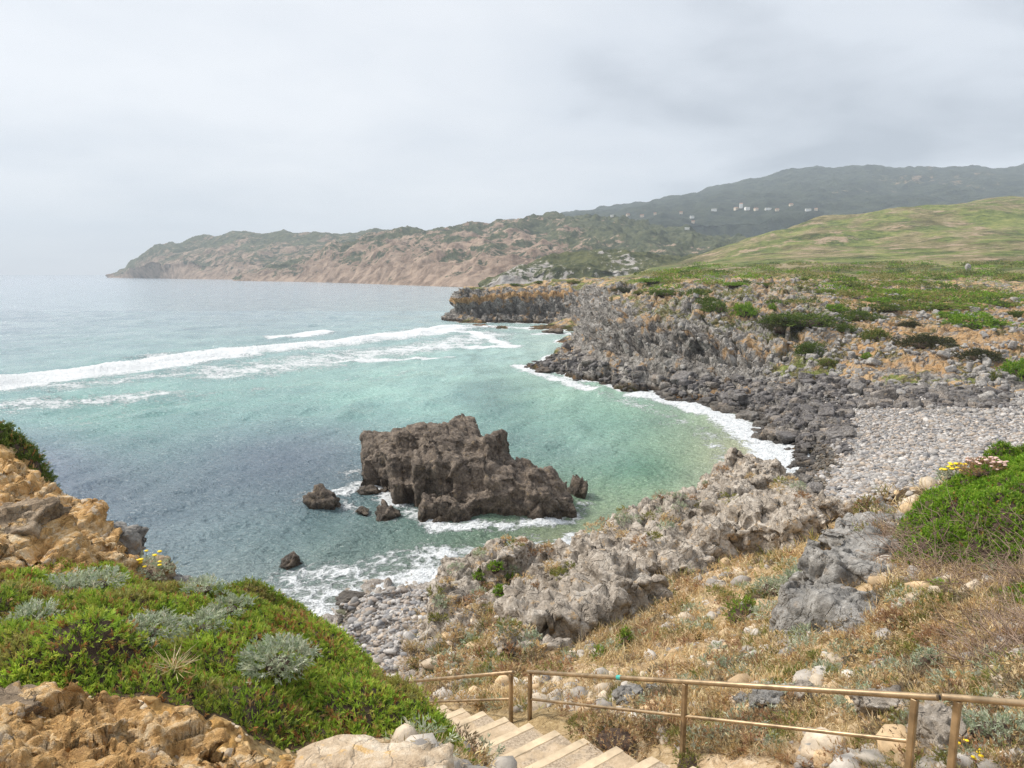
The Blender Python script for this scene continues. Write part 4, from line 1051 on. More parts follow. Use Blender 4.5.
def mat_shrub(poly, n, lump, tree, size, pal, label, tipfrac=.06, lumpf=1.3, leafL=12, seed=0, dead=None, name='juniper_shrub', edge_sink=.25, gap=None, lw=.0055):
    """a spreading mat over the ground inside poly: branches (woody body) + foliage (sprigs)"""
    r = np.random.default_rng(400 + seed)
    poly = np.asarray(poly)[:, :2]; lo, hi = poly.min(0), poly.max(0)
    step = max((hi - lo).max() / 90, .06)
    gx, gy = np.arange(lo[0] - step, hi[0] + step * 1.5, step), np.arange(lo[1] - step, hi[1] + step * 1.5, step)
    GX, GY = np.meshgrid(gx, gy); pts = np.column_stack([GX.ravel(), GY.ravel()])
    def edge(q):
        ds = seg_dist(q, [*poly, poly[0]]); return np.where(inside(q, poly), ds, -ds)
    def lumpz(q):
        q3 = np.column_stack([q * lumpf, np.full(len(q), seed * 3.3)])
        f1, f2, cid = worley(q3)
        return lump * (.55 + .55 * perlin(q3 * .7 + 3) + .75 * (1 - f1) * (.6 + .5 * cid) - .25)
    e = edge(pts)
    zg = np.array([(drop(x, y, tree, 40)[0] if drop(x, y, tree, 40)[0] is not None else [0, 0, -99])[2] for x, y in pts])
    top = zg + lumpz(pts) * sstep(-.05, .55, e) - edge_sink * sstep(.2, -.15, e)
    Vb = np.column_stack([pts, top - .05]); F = grid_faces(len(gy), len(gx))
    ok = (e > -.12) & (zg > -50); F = F[ok[F].all(1)]
    Vb[:, 2] += fbm(Vb * 6, 2) * .03
    root_ = add(name, None, label, 'shrub')
    add('branches', mk_mesh('branches', Vb, F, [M['twig']]), parent=root_)
    q = r.uniform(lo, hi, (int(n * 2.6), 2)); q = q[inside(q, poly)][:n]
    if gap: q = q[(fbm(np.column_stack([q * 1.1, np.full(len(q), 5 + seed)]), 3) > gap)]
    eq = edge(q)
    from_grid = np.array([drop(x, y, tree, 40)[0][2] for x, y in q])
    lz = lumpz(q) * sstep(-.05, .55, eq)
    g = .05
    gxn = (lumpz(q + [g, 0]) - lumpz(q - [g, 0])) / (2 * g); gyn = (lumpz(q + [0, g]) - lumpz(q - [0, g])) / (2 * g)
    ax = np.column_stack([-gxn * .8, -gyn * .8, np.full(len(q), .7)]) + r.normal(size=(len(q), 3)) * .42
    o = np.column_stack([q, from_grid + lz - .07])
    V, F, idx = leaves(o, ax, size * r.uniform(.7, 1.3, len(q)), leafL, size * .48, lw, .55, r)
    low = sstep(.05, .8, np.clip(lz / (lump * 1.3), 0, 1))
    tint = pick(pal, len(q), r)
    big = perlin(np.column_stack([q * .9, np.full(len(q), 9.)]))
    tint = tint * (1.1 + .45 * big[:, None])
    old = perlin(np.column_stack([q * 1.7, np.full(len(q), 21. + seed)])) > .33
    if tipfrac > .05: tint[old] = tint[old] * .5 + pick([(.40, .26, .11), (.30, .20, .09), (.46, .36, .18)], old.sum(), r) * .5
    tp = r.random(len(q)) < tipfrac * (1 + 2.0 * (perlin(np.column_stack([q * 1.3, np.full(len(q), 2.)])) > .15))
    tint[tp] = pick(TIP, tp.sum(), r)
    add('foliage', mk_mesh('foliage', V, F, [M['leaf']], dict(tint=np.clip(tint, 0, .9)[idx]), smooth=False), parent=root_)
    return root_

# juniper mat of the mound (split where the photo shows separate cushions)
MND = np.array(MOUND)
mat_shrub(MND, 46000, .36, BA, .072, JUN_L, 'spreading yellow green juniper mat covering the mound above the cove', .09, 1.9, 14, 1, gap=-1.1, lw=.0042)
# bright juniper on the bank
BK = np.array([P(*p)[:2] for p in [(888, 535, 15.2), (905, 508, 17.0), (940, 492, 18.0), (985, 480, 18.4), (1030, 472, 18.0), (1200, 450, 16), (1230, 600, 11.2), (1060, 590, 12.0), (1000, 588, 12.4), (930, 582, 13.2), (892, 570, 14.0)]])
mat_shrub(BK, 24000, .55, BA, .105, BRIGHT, 'thick bright green juniper cushion spilling over the bank', .012, 1.7, 13, 2, lw=.009)
mat_shrub(np.array([P(*p)[:2] for p in [(985, 605, 11.2), (1000, 592, 11.6), (1040, 585, 11.5), (1060, 605, 10.6), (1010, 618, 10.6)]]), 1100, .30, BA, .13, BRIGHT, 'small green juniper spray below the thick cushion at the frame edge', .02, 1.4, 12, 3, lw=.008)
mat_shrub(np.array([P(*p)[:2] for p in [(905, 622, 12.2), (930, 608, 12.8), (965, 616, 12.2), (950, 632, 11.6), (915, 634, 11.6)]]), 800, .22, BA, .12, BRIGHT, 'low green juniper sprig among dead twigs near the boulder', .05, 1.6, 12, 4, gap=-.1, lw=.008)
mat_shrub(np.array([P(*p)[:2] for p in [(860, 530, 17.6), (872, 518, 18.6), (884, 522, 18), (876, 534, 17)]]), 420, .22, BA, .13, BRIGHT, 'tiny juniper tuft at the top of the grey boulder', .05, 1.5, 12, 5, lw=.008)
mat_shrub(np.array([P(*p)[:2] for p in [(1000, 690, 8.6), (1030, 660, 9.2), (1080, 660, 9), (1080, 700, 8)]]), 700, .3, BA, .12, BRIGHT, 'green juniper clump behind the short handrail length', .05, 1.5, 12, 6, lw=.007)
mat_shrub(np.array([P(*p)[:2] for p in [(-160, 425, 15.5), (-60, 428, 15.6), (0, 444, 15.4), (28, 458, 15.4), (50, 482, 15.0), (62, 500, 14.6), (40, 497, 14.2), (15, 482, 14.2), (-20, 470, 14.2), (-160, 455, 14.2)]]), 3600, .42, BA, .14, DARKB, 'dark green shrub crowning the orange earth bank over the sea', .04, 1.4, 12, 7, lw=.008)
mat_shrub(np.array([P(*p)[:2] for p in [(940, 462, 19.4), (970, 455, 19.6), (985, 448, 20), (1000, 450, 19.5), (960, 462, 19)]]), 500, .2, BA, .13, BRIGHT + OLIVE, 'small green shrub behind the thick cushion on the skyline', .1, 1.6, 11, 8, lw=.008)

# dead twigs under the bank juniper
def twigs(poly, n, lnth, label, seed, up_=.25, pal=None):
    r = np.random.default_rng(seed); poly = np.asarray(poly)[:, :2]; lo, hi = poly.min(0), poly.max(0)
    q = r.uniform(lo, hi, (n * 3, 2)); q = q[inside(q, poly)][:n]
    o = np.array([drop(x, y, BA, 40)[0] for x, y in q])
    V, F, K = [], [], 0
    for p in o:
        a = r.uniform(0, 6.28); l = lnth * r.uniform(.5, 1.4); w = r.uniform(.004, .011)
        d = np.array([math.cos(a), math.sin(a), r.uniform(-.1, up_ * 2)]); pts = [p + up * r.uniform(-.02, .12)]
        for s in range(4):
            d = unit(d + r.normal(size=3) * .38); pts.append(pts[-1] + d * l / 4)
        for i in range(4):
            a_, b_ = pts[i], pts[i + 1]; s1 = unit(np.cross(b_ - a_, [.3, .2, 1])); s2 = unit(np.cross(b_ - a_, s1))
            wa, wb = w * (1 - i * .2), w * (1 - (i + 1) * .2)
            V += [a_ + s1 * wa, a_ + (-.5 * s1 + .87 * s2) * wa, a_ + (-.5 * s1 - .87 * s2) * wa, b_ + s1 * wb, b_ + (-.5 * s1 + .87 * s2) * wb, b_ + (-.5 * s1 - .87 * s2) * wb]
            for j in range(3): F.append([K + j, K + (j + 1) % 3, K + 3 + (j + 1) % 3, K + 3 + j])
            K += 6
    return np.array(V), np.array(F)
up = np.array([0, 0, 1.0])
TW = np.array([P(*p)[:2] for p in [(862, 540, 16.4), (884, 500, 18.5), (905, 540, 14.8), (960, 545, 13.8), (1060, 545, 12.4), (1080, 600, 10.6), (980, 600, 11.4), (915, 605, 12.6), (880, 575, 14.6)]])
V, F = twigs(TW, 1500, .75, '', 5)
o = add('dead_branches', mk_mesh('dead_branches', V, F, [M['deadtwig']]), 'tangle of bare grey brown twigs under the bright green cushion', 'shrub')
TW2 = np.array([P(*p)[:2] for p in [(945, 690, 9.0), (975, 640, 10.4), (1040, 620, 10.2), (1080, 680, 8.4), (1000, 700, 8.2)]])
V, F = twigs(TW2, 700, .6, '', 6)
o = add('dead_branches', mk_mesh('dead_branches', V, F, [M['deadtwig']]), 'mound of bare twigs behind the short handrail length', 'shrub')

# small domed plants
def dome(n, rx, rz, size, L, pal, r, lw, spread=.6, ll=.5, tip=None, bmp=.35):
    v = r.normal(size=(n, 3)); v[:, 2] = np.abs(v[:, 2]); v = unit(v) * (r.uniform(.55, 1.0, (n, 1)) ** .6)
    bump = 1 + bmp * perlin(v * 1.9 + r.uniform(0, 50))
    o = v * np.array([rx, rx, rz]) * bump[:, None]
    ax = unit(v * np.array([1, 1, 1.2]) + r.normal(size=(n, 3)) * .35)
    V, F, idx = leaves(o, ax, size * r.uniform(.7, 1.3, n), L, size * ll, lw, spread, r)
    t = pick(pal, n, r)
    if tip is not None:
        k = r.random(n) < tip[0]; t[k] = pick(tip[1], k.sum(), r)
    return V, F, t[idx]
def core(rx, rz, seed):
    V, F = ico(3); V = V * (1 + .25 * perlin(V * 1.9 + seed))[:, None]
    return V * np.array([rx, rx, rz]) * .78, F

def flower_heads(o, r, rad):
    Vs, Fs, k = [], [], 0
    V0, F0 = ico(2)
    for p in o:
        W = V0 * np.array([rad, rad, rad * .42]) * r.uniform(.7, 1.2); Vs.append(W + p); Fs.append(F0 + k); k += len(W)
    return np.vstack(Vs), np.vstack(Fs)

def plant(px, py, wpx, hpx, pal, label, seed, n=260, L=9, trees=(BA,), name='shrub', flowers=None, size=.085, lw=.006, group=None, tip=None, lift=.0):
    h = hit(px, py + hpx * .3, list(trees))
    if h is None: return
    c, nn, dist = h; r = np.random.default_rng(seed + 1000)
    rx = wpx / FPX * dist / 2; rz = hpx / FPX * dist * (.30 if lift and dist < 12 else .7)
    rt = add(name, None, label, name.replace('_', ' ') if name in ('shrub',) else 'plant', group, loc=c + np.array([0, 0, -rz * .1 + lift]))
    if lift and dist < 12: n = int(n * 1.3); rx *= 1.15
    V, F = core(rx * (.6 if lift else 1), rz * (.5 if lift else 1), seed)
    add('branches', mk_mesh('branches', V, F, [M['twig']]), parent=rt)
    V, F, T = dome(n, rx, rz, size, L, pal, r, lw, tip=tip)
    if flowers:
        nf, rad, mt, hh = flowers
        a = r.uniform(0, 6.28, nf); q = np.sqrt(r.random(nf)) * rx * .95
        fo = np.column_stack([np.cos(a) * q, np.sin(a) * q, rz * (1 - .5 * (q / rx) ** 2) + r.uniform(.4, 1.2, nf) * hh])
        for p in fo:
            V_, F_ = tube_s(p * np.array([.8, .8, .3]), p, .003); F = np.vstack([F, F_ + len(V)]); V = np.vstack([V, V_]); T = np.vstack([T, np.tile([.30, .34, .2], (6, 1))])
    add('foliage', mk_mesh('foliage', V, F, [M['leaf']], dict(tint=T), smooth=False), parent=rt)
    if flowers:
        V, F = flower_heads(fo, r, rad)
        add('flower', mk_mesh('flower', V, F, [M[mt]]), parent=rt)
    return rt
def tube_s(p, q, r):
    a = unit(q - p); u = unit(np.cross(a, [.3, .1, 1])); v = np.cross(a, u)
    ring = np.array([u, -.5 * u + .87 * v, -.5 * u - .87 * v]) * r
    return np.vstack([p + ring, q + ring]), np.array([[0, 1, 4, 3], [1, 2, 5, 4], [2, 0, 3, 5]])

# grey green everlasting plants on the mound (with flowers) and on the dry slope
plant(142, 582, 46, 26, GREYG, 'grey leaved plant with the biggest bunch of yellow flower heads at the cliff edge', 1, 240, 9, name='flowering_plant', flowers=(16, .030, 'petal', .14), size=.08, lw=.0055, lift=.25)
plant(218, 604, 20, 12, GREYG, 'small grey plant with a few yellow heads on the juniper skyline', 2, 80, 9, name='flowering_plant', flowers=(7, .026, 'petal', .12), size=.07, lw=.0055, lift=.36)
plant(280, 684, 44, 36, GREYG, 'widest silvery plant growing in the middle of the juniper mat', 3, 260, 9, size=.075, lw=.0055, lift=.25)
plant(150, 660, 34, 20, GREYG, 'silvery plant beside the dry grass tuft in the juniper mat', 4, 170, 9, size=.07, lw=.005, lift=.25)
plant(206, 652, 26, 22, GREYG, 'narrow silvery plant between two others in the juniper mat', 5, 100, 9, size=.07, lw=.005, lift=.25)
plant(72, 612, 34, 18, GREYG, 'silvery plant near the orange bank end of the juniper mat', 6, 130, 9, size=.08, lw=.0055, lift=.25)
plant(100, 606, 30, 16, GREYG, 'silvery plant just above its twin near the orange bank', 7, 100, 9, size=.08, lw=.0055, lift=.25)
plant(38, 646, 26, 22, GREYG, 'pale silvery plant low in the juniper mat close to the crumbling edge', 8, 100, 9, size=.07, lw=.005, lift=.25)
plant(232, 632, 22, 12, GREYG, 'small silvery plant high on the juniper mat', 9, 80, 9, size=.075, lw=.005, lift=.25)
plant(240, 598, 40, 8, GREYG, 'low silvery strip along the juniper skyline', 10, 100, 8, size=.08, lw=.005, lift=.25)
plant(205, 610, 26, 12, GREYG, 'silvery plant just under the small yellow heads', 11, 90, 8, size=.08, lw=.005, lift=.25)
plant(804, 582, 46, 30, GREYG, 'broad grey green bush beside the big grey boulder', 12, 420, 9, size=.12, lw=.011)
plant(772, 590, 34, 26, GREYG, 'grey green bush half merged with its broader neighbour', 13, 300, 9, size=.12, lw=.011)
plant(735, 667, 32, 10, GREYG, 'flat grey green cushion in the dry grass above the handrail', 14, 200, 8, size=.08, lw=.008)
plant(928, 664, 22, 36, GREYG, 'upright grey green plant in bare earth above the handrail end', 15, 220, 8, size=.08, lw=.007)
plant(1000, 738, 54, 40, GREYG, 'large grey green plant behind the last handrail post', 16, 380, 9, size=.085, lw=.0065, flowers=None)
plant(968, 758, 20, 14, GREYG, 'grey plant with a few yellow heads at the foot of the last post', 17, 90, 9, name='flowering_plant', flowers=(8, .022, 'petal', .1), size=.07, lw=.006)
plant(930, 720, 34, 30, GREYG, 'grey green plant seen between the two end posts', 18, 220, 8, size=.08, lw=.006)
plant(824, 672, 18, 9, GREYG, 'small grey cushion under the big grey boulder', 19, 90, 8, size=.08, lw=.007)
plant(656, 724, 26, 14, GREYG, 'grey plant under the lower rail near the steps', 20, 120, 8, size=.07, lw=.006)
plant(858, 650, 20, 12, GREYG, 'small grey plant at the lower tip of the big boulder', 21, 100, 8, size=.08, lw=.008)
plant(745, 610, 36, 22, OLIVE + BRIGHT, 'yellow green shrublet on the open dry slope', 22, 260, 9, size=.11, lw=.010)
plant(758, 600, 22, 18, OLIVE, 'olive shrublet just above the yellow green one', 23, 160, 9, size=.11, lw=.010)
plant(720, 537, 40, 16, OLIVE + GREYG, 'olive shrub with yellowish tips at the foot of the tallest knob', 24, 240, 9, size=.14, lw=.014, tip=(.12, [(.5, .42, .06)]))
plant(770, 530, 36, 20, OLIVE + GREYG, 'greyish olive shrub on the shoulder of the tallest knob', 25, 240, 9, size=.14, lw=.014)
plant(792, 540, 30, 16, OLIVE, 'dark olive shrub on the beach side of the tallest knob', 26, 200, 9, size=.14, lw=.014)
plant(625, 640, 14, 26, BRIGHT + OLIVE, 'thin yellow green shrublet in the streak above the handrail', 27, 150, 9, size=.11, lw=.010)
plant(600, 655, 12, 16, BRIGHT + OLIVE, 'lowest yellow green shrublet of the streak above the handrail', 28, 110, 9, size=.10, lw=.010)
BO = BVHTree.FromObject(bpy.data.objects['rock_outcrop'], bpy.context.evaluated_depsgraph_get())
for i, (px, py, w, h, what) in enumerate([(512, 577, 16, 11, 'largest green tuft on the knobbly outcrop'), (495, 566, 12, 8, 'green tuft on the crest of the knobbly outcrop'), (521, 607, 14, 10, 'green tuft on the lower flank of the knobbly outcrop'), (500, 590, 9, 7, 'tiny green tuft mid way up the knobbly outcrop'), (480, 575, 10, 7, 'green tuft on the seaward crest of the knobbly outcrop')]):
    plant(px, py, w, h, BRIGHT, what, 40 + i, 120, 8, trees=(BA, BO), size=.13, lw=.016)
plant(955, 484, 26, 14, GREYG, 'yellow flowering plant on the skyline beside the green cushion', 50, 160, 9, name='flowering_plant', flowers=(26, .055, 'petal', .12), size=.12, lw=.012, lift=.25)
plant(984, 482, 36, 14, REDB, 'pink and brown flowering plant between yellow flowers and green cushion', 51, 160, 9, name='flowering_plant', flowers=(34, .045, 'bract', .14), size=.12, lw=.012, lift=.3)
plant(868, 505, 18, 12, REDB + OLIVE, 'brownish shrub in front of the pebble beach', 52, 140, 9, size=.12, lw=.012)
plant(905, 486, 22, 10, REDB + OLIVE, 'reddish brown shrub on the skyline next to the green cushion', 53, 140, 9, size=.12, lw=.012)
plant(895, 622, 26, 18, REDB, 'rusty brown shrublet leaning on the big boulder', 54, 200, 9, size=.10, lw=.009)
plant(615, 745, 60, 34, REDB + DRY, 'reddish brown shrublet beside the bottom steps', 55, 420, 9, size=.075, lw=.005, lift=.25)
plant(585, 738, 26, 22, OLIVE + REDB, 'olive and rust shrublet at the foot of the far post', 56, 220, 9, size=.075, lw=.005, lift=.25)
plant(690, 762, 26, 12, OLIVE, 'low olive plant at the bottom of the slope behind the steps', 57, 130, 8, size=.06, lw=.005)
# dry bleached tuft on the mound
h = hit(176, 692, [BA]); r = np.random.default_rng(3)
n = 55; o = np.tile(h[0] + [0, 0, .16], (n, 1)) + r.normal(size=(n, 3)) * .02
ax = unit(np.column_stack([r.normal(size=n), r.normal(size=n), r.uniform(.15, .9, n)]))
V, F, idx = leaves(o, ax, .01, 1, .17, .0026, .1, r)
add('grass_tuft', mk_mesh('grass_tuft', V, F, [M['dry']], dict(tint=pick([(.55, .43, .24), (.62, .52, .33), (.45, .33, .16)], n, r)[idx]), smooth=False), 'bleached dry grass tuft lying in the juniper mat', 'grass')

# dry grass and litter of the slope: nobody could count it
def slope_pts(n, pxr, pyr, dens=None, d_max=48):
    out = []
    while len(out) < n:
        px, py = rv.uniform(*pxr), rv.uniform(*pyr); h = hit(px, py, [BA])
        if h is None or h[2] > d_max: continue
        c = h[0]
        if dens is not None and rv.random() > dens(c): continue
        out.append((c, h[2]))
    return np.array([a for a, b in out]), np.array([b for a, b in out])
RDG = np.array([P(a, b, d)[:2] for a, b, d in [(552, 592, 34), (600, 553, 36), (640, 528, 37), (690, 506, 38), (740, 485, 40), (800, 508, 40), (838, 524, 37), (800, 548, 29), (735, 556, 28), (680, 580, 27), (630, 612, 24), (575, 648, 22), (535, 660, 21), (530, 620, 26)]])
def off_limits(c):
    q = c[None, :2]
    if inside(q, MND)[0] or inside(q, BK)[0]: return True
    s = (c[:2] - RAIL_A[:2]) @ STEP_DIR; w = (c[:2] - RAIL_A[:2]) @ np.array([STEP_DIR[1], -STEP_DIR[0]])
    return -4 < s < 12 and -2.7 < w < .12
def dgrass(c):
    if off_limits(c): return 0
    if inside(c[None, :2], RDG)[0] and perlin(np.array([c * 1.3 + 5]))[0] < .12: return 0
    f = perlin(np.array([c * .55]))[0] + .6 * perlin(np.array([c * 1.7]))[0]
    rk = max(0, 1 - seg_dist(c[None], [p[:2] for p in ridge_line])[0] / 6.0)
    return float(np.clip(.40 + f * .95 - 1.0 * rk, .03, 1))
C, dd = slope_pts(12000, (400, 1060), (470, 790), dgrass)
k = 6; o = np.repeat(C, k, 0) + rv.normal(size=(len(C) * k, 3)) * np.array([.035, .035, 0])
sz = np.repeat(np.clip(dd / 60, .12, .42), k)
ax = unit(np.column_stack([rv.normal(size=len(o)) * .55, rv.normal(size=len(o)) * .55, rv.uniform(.5, 1.1, len(o))]))
V, F, idx = leaves(o, ax, .01, 1, 1.0, 1.0, .15, rv)
V = V.reshape(-1, 4, 3); b = V[:, :1]; V = np.concatenate([b, b + (V[:, 1:] - b) * 0, ], 1) if False else V
# blades built directly: thin diamonds of length sz
l = sz * rv.uniform(.5, 1.3, len(o)); w = np.repeat(np.clip(dd * .00042, .0028, .014), k)
side = unit(np.cross(ax, rv.normal(size=ax.shape))); bend = np.column_stack([rv.normal(size=len(o)), rv.normal(size=len(o)), -np.abs(rv.normal(size=len(o)))]) * .16
V = np.stack([o - up * .02, o + ax * (l * .5)[:, None] + side * w[:, None], o + (ax + bend) * l[:, None], o + ax * (l * .5)[:, None] - side * w[:, None]], 1).reshape(-1, 3)
hue = pick(DRY, len(C)); gsel = (perlin(C * .8 + 11) > .14) & (rv.random(len(C)) < .65); hue[gsel] = pick(OLIVE, gsel.sum())
hue = hue * (1 + .30 * perlin(C * 1.1 + 30)[:, None])
add('grass', mk_mesh('grass', V, np.arange(len(V)).reshape(-1, 4), [M['dry']], dict(tint=np.repeat(np.clip(hue, 0, .9), k * 4, 0)), smooth=False), kind='stuff')

# low dry shrublets
def dscrub(c):
    if off_limits(c): return 0
    f = perlin(np.array([c * .4 + 50]))[0]
    return float(np.clip(.45 + f * .9, .05, 1))
C, dd = slope_pts(620, (410, 1060), (490, 775), dscrub)
Vs, Fs, Ts, k = [], [], [], 0
for i, (c, d) in enumerate(zip(C, dd)):
    s = rv.uniform(.10, .34) * (.7 if d < 14 else 1.0)
    pal = [DRY, DRY, DRY, REDB, OLIVE, GREYG, [(.30, .24, .15), (.22, .17, .11)]][int(rv.integers(7))]
    V, F, T = dome(46, s, s * .6, .09 + .002 * d, 7, pal, rv, .0035 + .00045 * d)
    Vs.append(V + c); Fs.append(F + k); Ts.append(T); k += len(V)
BR = [BVHTree.FromObject(o_, bpy.context.evaluated_depsgraph_get()) for o_ in bpy.data.objects if o_.name.startswith('rock_outcrop')]
m = 0
while m < 100:
    px, py = rv.uniform(430, 840), rv.uniform(470, 680); h = hit(px, py, [BA] + BR)
    if h is None or not (inside(h[0][None, :2], RDG)[0] or px < 540) or h[0][2] < 5 or h[1][2] < .45: continue
    m += 1; s = rv.uniform(.10, .34); V, F, T = dome(44, s, s * .6, .16, 7, [DRY, DRY, OLIVE, GREYG, REDB][int(rv.integers(5))], rv, .016)
    Vs.append(V + h[0]); Fs.append(F + k); Ts.append(T); k += len(V)
add('undergrowth', mk_mesh('undergrowth', np.vstack(Vs), np.vstack(Fs), [M['leaf']], dict(tint=np.vstack(Ts)), smooth=False), kind='stuff')
# stones littering the slope
def dst(c):
    if off_limits(c): return 0
    return float(np.clip(.35 + perlin(np.array([c * .7 + 70]))[0] * 1.2, .02, 1))
C, dd = slope_pts(3600, (400, 1060), (480, 790), dst)
items, tints = [], []
LIM = [(.42, .38, .33), (.52, .48, .43), (.33, .30, .27), (.60, .50, .38), (.55, .40, .24)]
for c, d in zip(C, dd):
    s = float(np.clip(rv.lognormal(-2.95, .6), .015, .22)) * (.6 + d / 26)
    items.append((int(rv.integers(8)), c, np.array([s, s * rv.uniform(.6, 1), s * rv.uniform(.4, .8)]), rot_rand(rv, .6))); tints.append(np.array(LIM[int(rv.integers(5))]) * rv.uniform(.7, 1.1))
V, F, T = bake(items, protos2, tints)
add('gravel', mk_mesh('gravel', V, F, [M['pebble']], dict(tint=T)), kind='stuff')
# rubble of the orange bank and the crumbling edge
items, tints = [], []
ORG = [(.62, .40, .17), (.70, .50, .27), (.55, .34, .13), (.66, .54, .38), (.45, .36, .26), (.60, .36, .11)]
def bank(n, pxr, pyr, size):
    m = 0
    while m < n:
        px, py = rv.uniform(*pxr), rv.uniform(*pyr); h = hit(px, py, [BA])
        if h is None or h[2] > 20 or inside(h[0][None, :2], MND)[0]: continue
        s = float(np.clip(rv.lognormal(math.log(size), .6), size * .3, size * 5)); m += 1
        items.append((int(rv.integers(8)), h[0], np.array([s, s * rv.uniform(.5, .9), s * rv.uniform(.3, .6)]), rotz(rv.uniform(-.5, .5)) @ rot_rand(rv, .15) if False else np.array([[.9, 0, .43], [0, 1, 0], [-.43, 0, .9]]) @ rotz(rv.uniform(-.6, .6)))); tints.append(np.array(ORG[int(rv.integers(6))]) * rv.uniform(.7, 1.12))
bank(700, (-40, 170), (470, 600), .034)
bank(500, (-40, 300), (690, 775), .012)
V, F, T = bake(items, [stone(700 + j, 2, 9, box=True, rough=0) for j in range(8)], tints)
add('rubble', mk_mesh('rubble', V, F, [M['pebble']], dict(tint=T), smooth=False), kind='stuff')

# shrubs along the cliff top, each a thing
rc = np.random.default_rng(31)
SHV = []
for j in range(7):
    pal = [DARKB, DARKB, BRIGHT, DARKB + OLIVE, BRIGHT, [(.05, .055, .02), (.10, .09, .04), (.08, .085, .03)], BRIGHT + OLIVE][j]
    V, F, T = dome(1300, 1, .62, .13, 9, pal, rc, .018, ll=.5, bmp=.8)
    SHV.append((mk_mesh('foliage', V, F, [M['leaf']], dict(tint=T), smooth=False), mk_mesh('branches', *core(.72, .42, j * 7), [M['twig']])))
CT = [(719, 304, 28, 15, 0, 'dark round shrub on the cliff edge beside a brighter one'), (745, 306, 22, 18, 2, 'bright round shrub on the cliff edge beside a darker one'), (709, 299, 18, 12, 1, 'small dark shrub a little seaward of the bright and dark pair'), (772, 306, 10, 8, 4, 'small green shrub on the rocks inland of the bright round shrub'), (773, 318, 14, 13, 0, 'dark shrub hanging on the cliff face under the small green one'),
      (803, 316, 58, 17, 0, 'widest dark shrub mat sprawling at the cliff top'), (783, 322, 26, 16, 5, 'brown dark shrub at the seaward end of the widest dark mat'), (836, 306, 18, 10, 2, 'green shrub on the rim just inland of the widest mat'), (859, 313, 24, 13, 1, 'dark shrub among grey rocks on the rim'), (845, 326, 16, 10, 0, 'small dark shrub below the rim between two larger ones'), (877, 332, 26, 19, 3, 'olive shrub halfway down the rocky slope'), (809, 345, 22, 18, 0, 'dark shrub tucked against the lower cliff rocks'), (829, 360, 17, 10, 3, 'low olive shrub near the foot of the slope'), (867, 355, 10, 7, 4, 'tiny green shrub above the boulder apron'),
      (974, 319, 48, 16, 4, 'big bright green shrub on bare sandy ground'), (927, 338, 36, 16, 5, 'brown dark shrub on the slope above the beach'), (980, 352, 26, 14, 5, 'dark shrub growing on the slope straight above the beach'), (995, 374, 15, 11, 3, 'small olive shrub close to the back of the beach'), (1018, 366, 24, 28, 2, 'tall green shrub at the frame edge above the beach'), (938, 304, 46, 8, 6, 'long low yellow green shrub on the plateau'), (951, 313, 20, 8, 2, 'green shrub in the grey stones of the plateau'), (889, 306, 22, 8, 1, 'dark flat shrub on sandy plateau ground'), (910, 323, 16, 10, 5, 'small brown dark shrub between grey rocks'), (1018, 313, 18, 9, 0, 'dark shrub at the frame edge on the plateau'),
      (984, 293, 40, 7, 6, 'long yellow green shrub far back on the plateau'), (904, 291, 56, 7, 6, 'longest yellow green shrub mat on the plateau'), (857, 292, 26, 7, 2, 'flat green shrub near the plateau path'), (946, 290, 30, 6, 2, 'flat green shrub mid plateau'), (664, 291, 26, 8, 0, 'dark shrub at the top of the tall grey cliff'), (699, 290, 18, 7, 1, 'dark shrub on the rim inland of the tall grey cliff'), (622, 288, 14, 7, 5, 'brown dark shrub above the inlet'), (640, 291, 12, 6, 3, 'olive shrub at the head of the grey cliff'), (655, 279, 34, 6, 2, 'flat green shrub patch behind the cliff rim'), (575, 281, 14, 4, 3, 'olive shrub on top of the far promontory'), (515, 284, 10, 4, 0, 'dark shrub near the tip of the far promontory'), (540, 281.5, 9, 4, 1, 'dark shrub mid way on the far promontory'),
      (895, 282, 30, 5, 2, 'green shrub far back near the start of the hills'), (850, 283, 24, 5, 0, 'dark shrub far back near the hill foot'), (830, 290, 20, 6, 6, 'yellow green shrub near the bare path'), (1000, 303, 22, 7, 1, 'dark flat shrub on the inland plateau'), (960, 299, 34, 7, 6, 'yellow green mat beside bare sand'), (880, 299, 26, 7, 2, 'green mat beside pale boulders'), (765, 284, 22, 6, 0, 'dark low shrub well behind the rim'), (800, 287, 18, 6, 3, 'olive low shrub well behind the rim'), (735, 283, 20, 5, 2, 'green low shrub well behind the rim')]
for i, (px, py, wp, hp, j, lab) in enumerate(CT):
    h = hit(px, py + hp * .35, [BD])
    if h is None: continue
    c, nn, dist = h; rx = wp / FPX * dist / 2; rz = hp / FPX * dist * .8 / .62
    rt = add('shrub', None, lab, 'shrub', 'shrubs along the cliff top', loc=c - np.array([0, 0, .1 * rz])); rt.scale = (rx * 1.12, rx * .9, max(rz * .66, rx * .24)); rt.rotation_euler = (0, 0, rc.uniform(-.5, .5))
    f = bpy.data.objects.new('foliage', SHV[j][0]); b = bpy.data.objects.new('branches', SHV[j][1])
    for q in (f, b): COL.objects.link(q); q.parent = rt
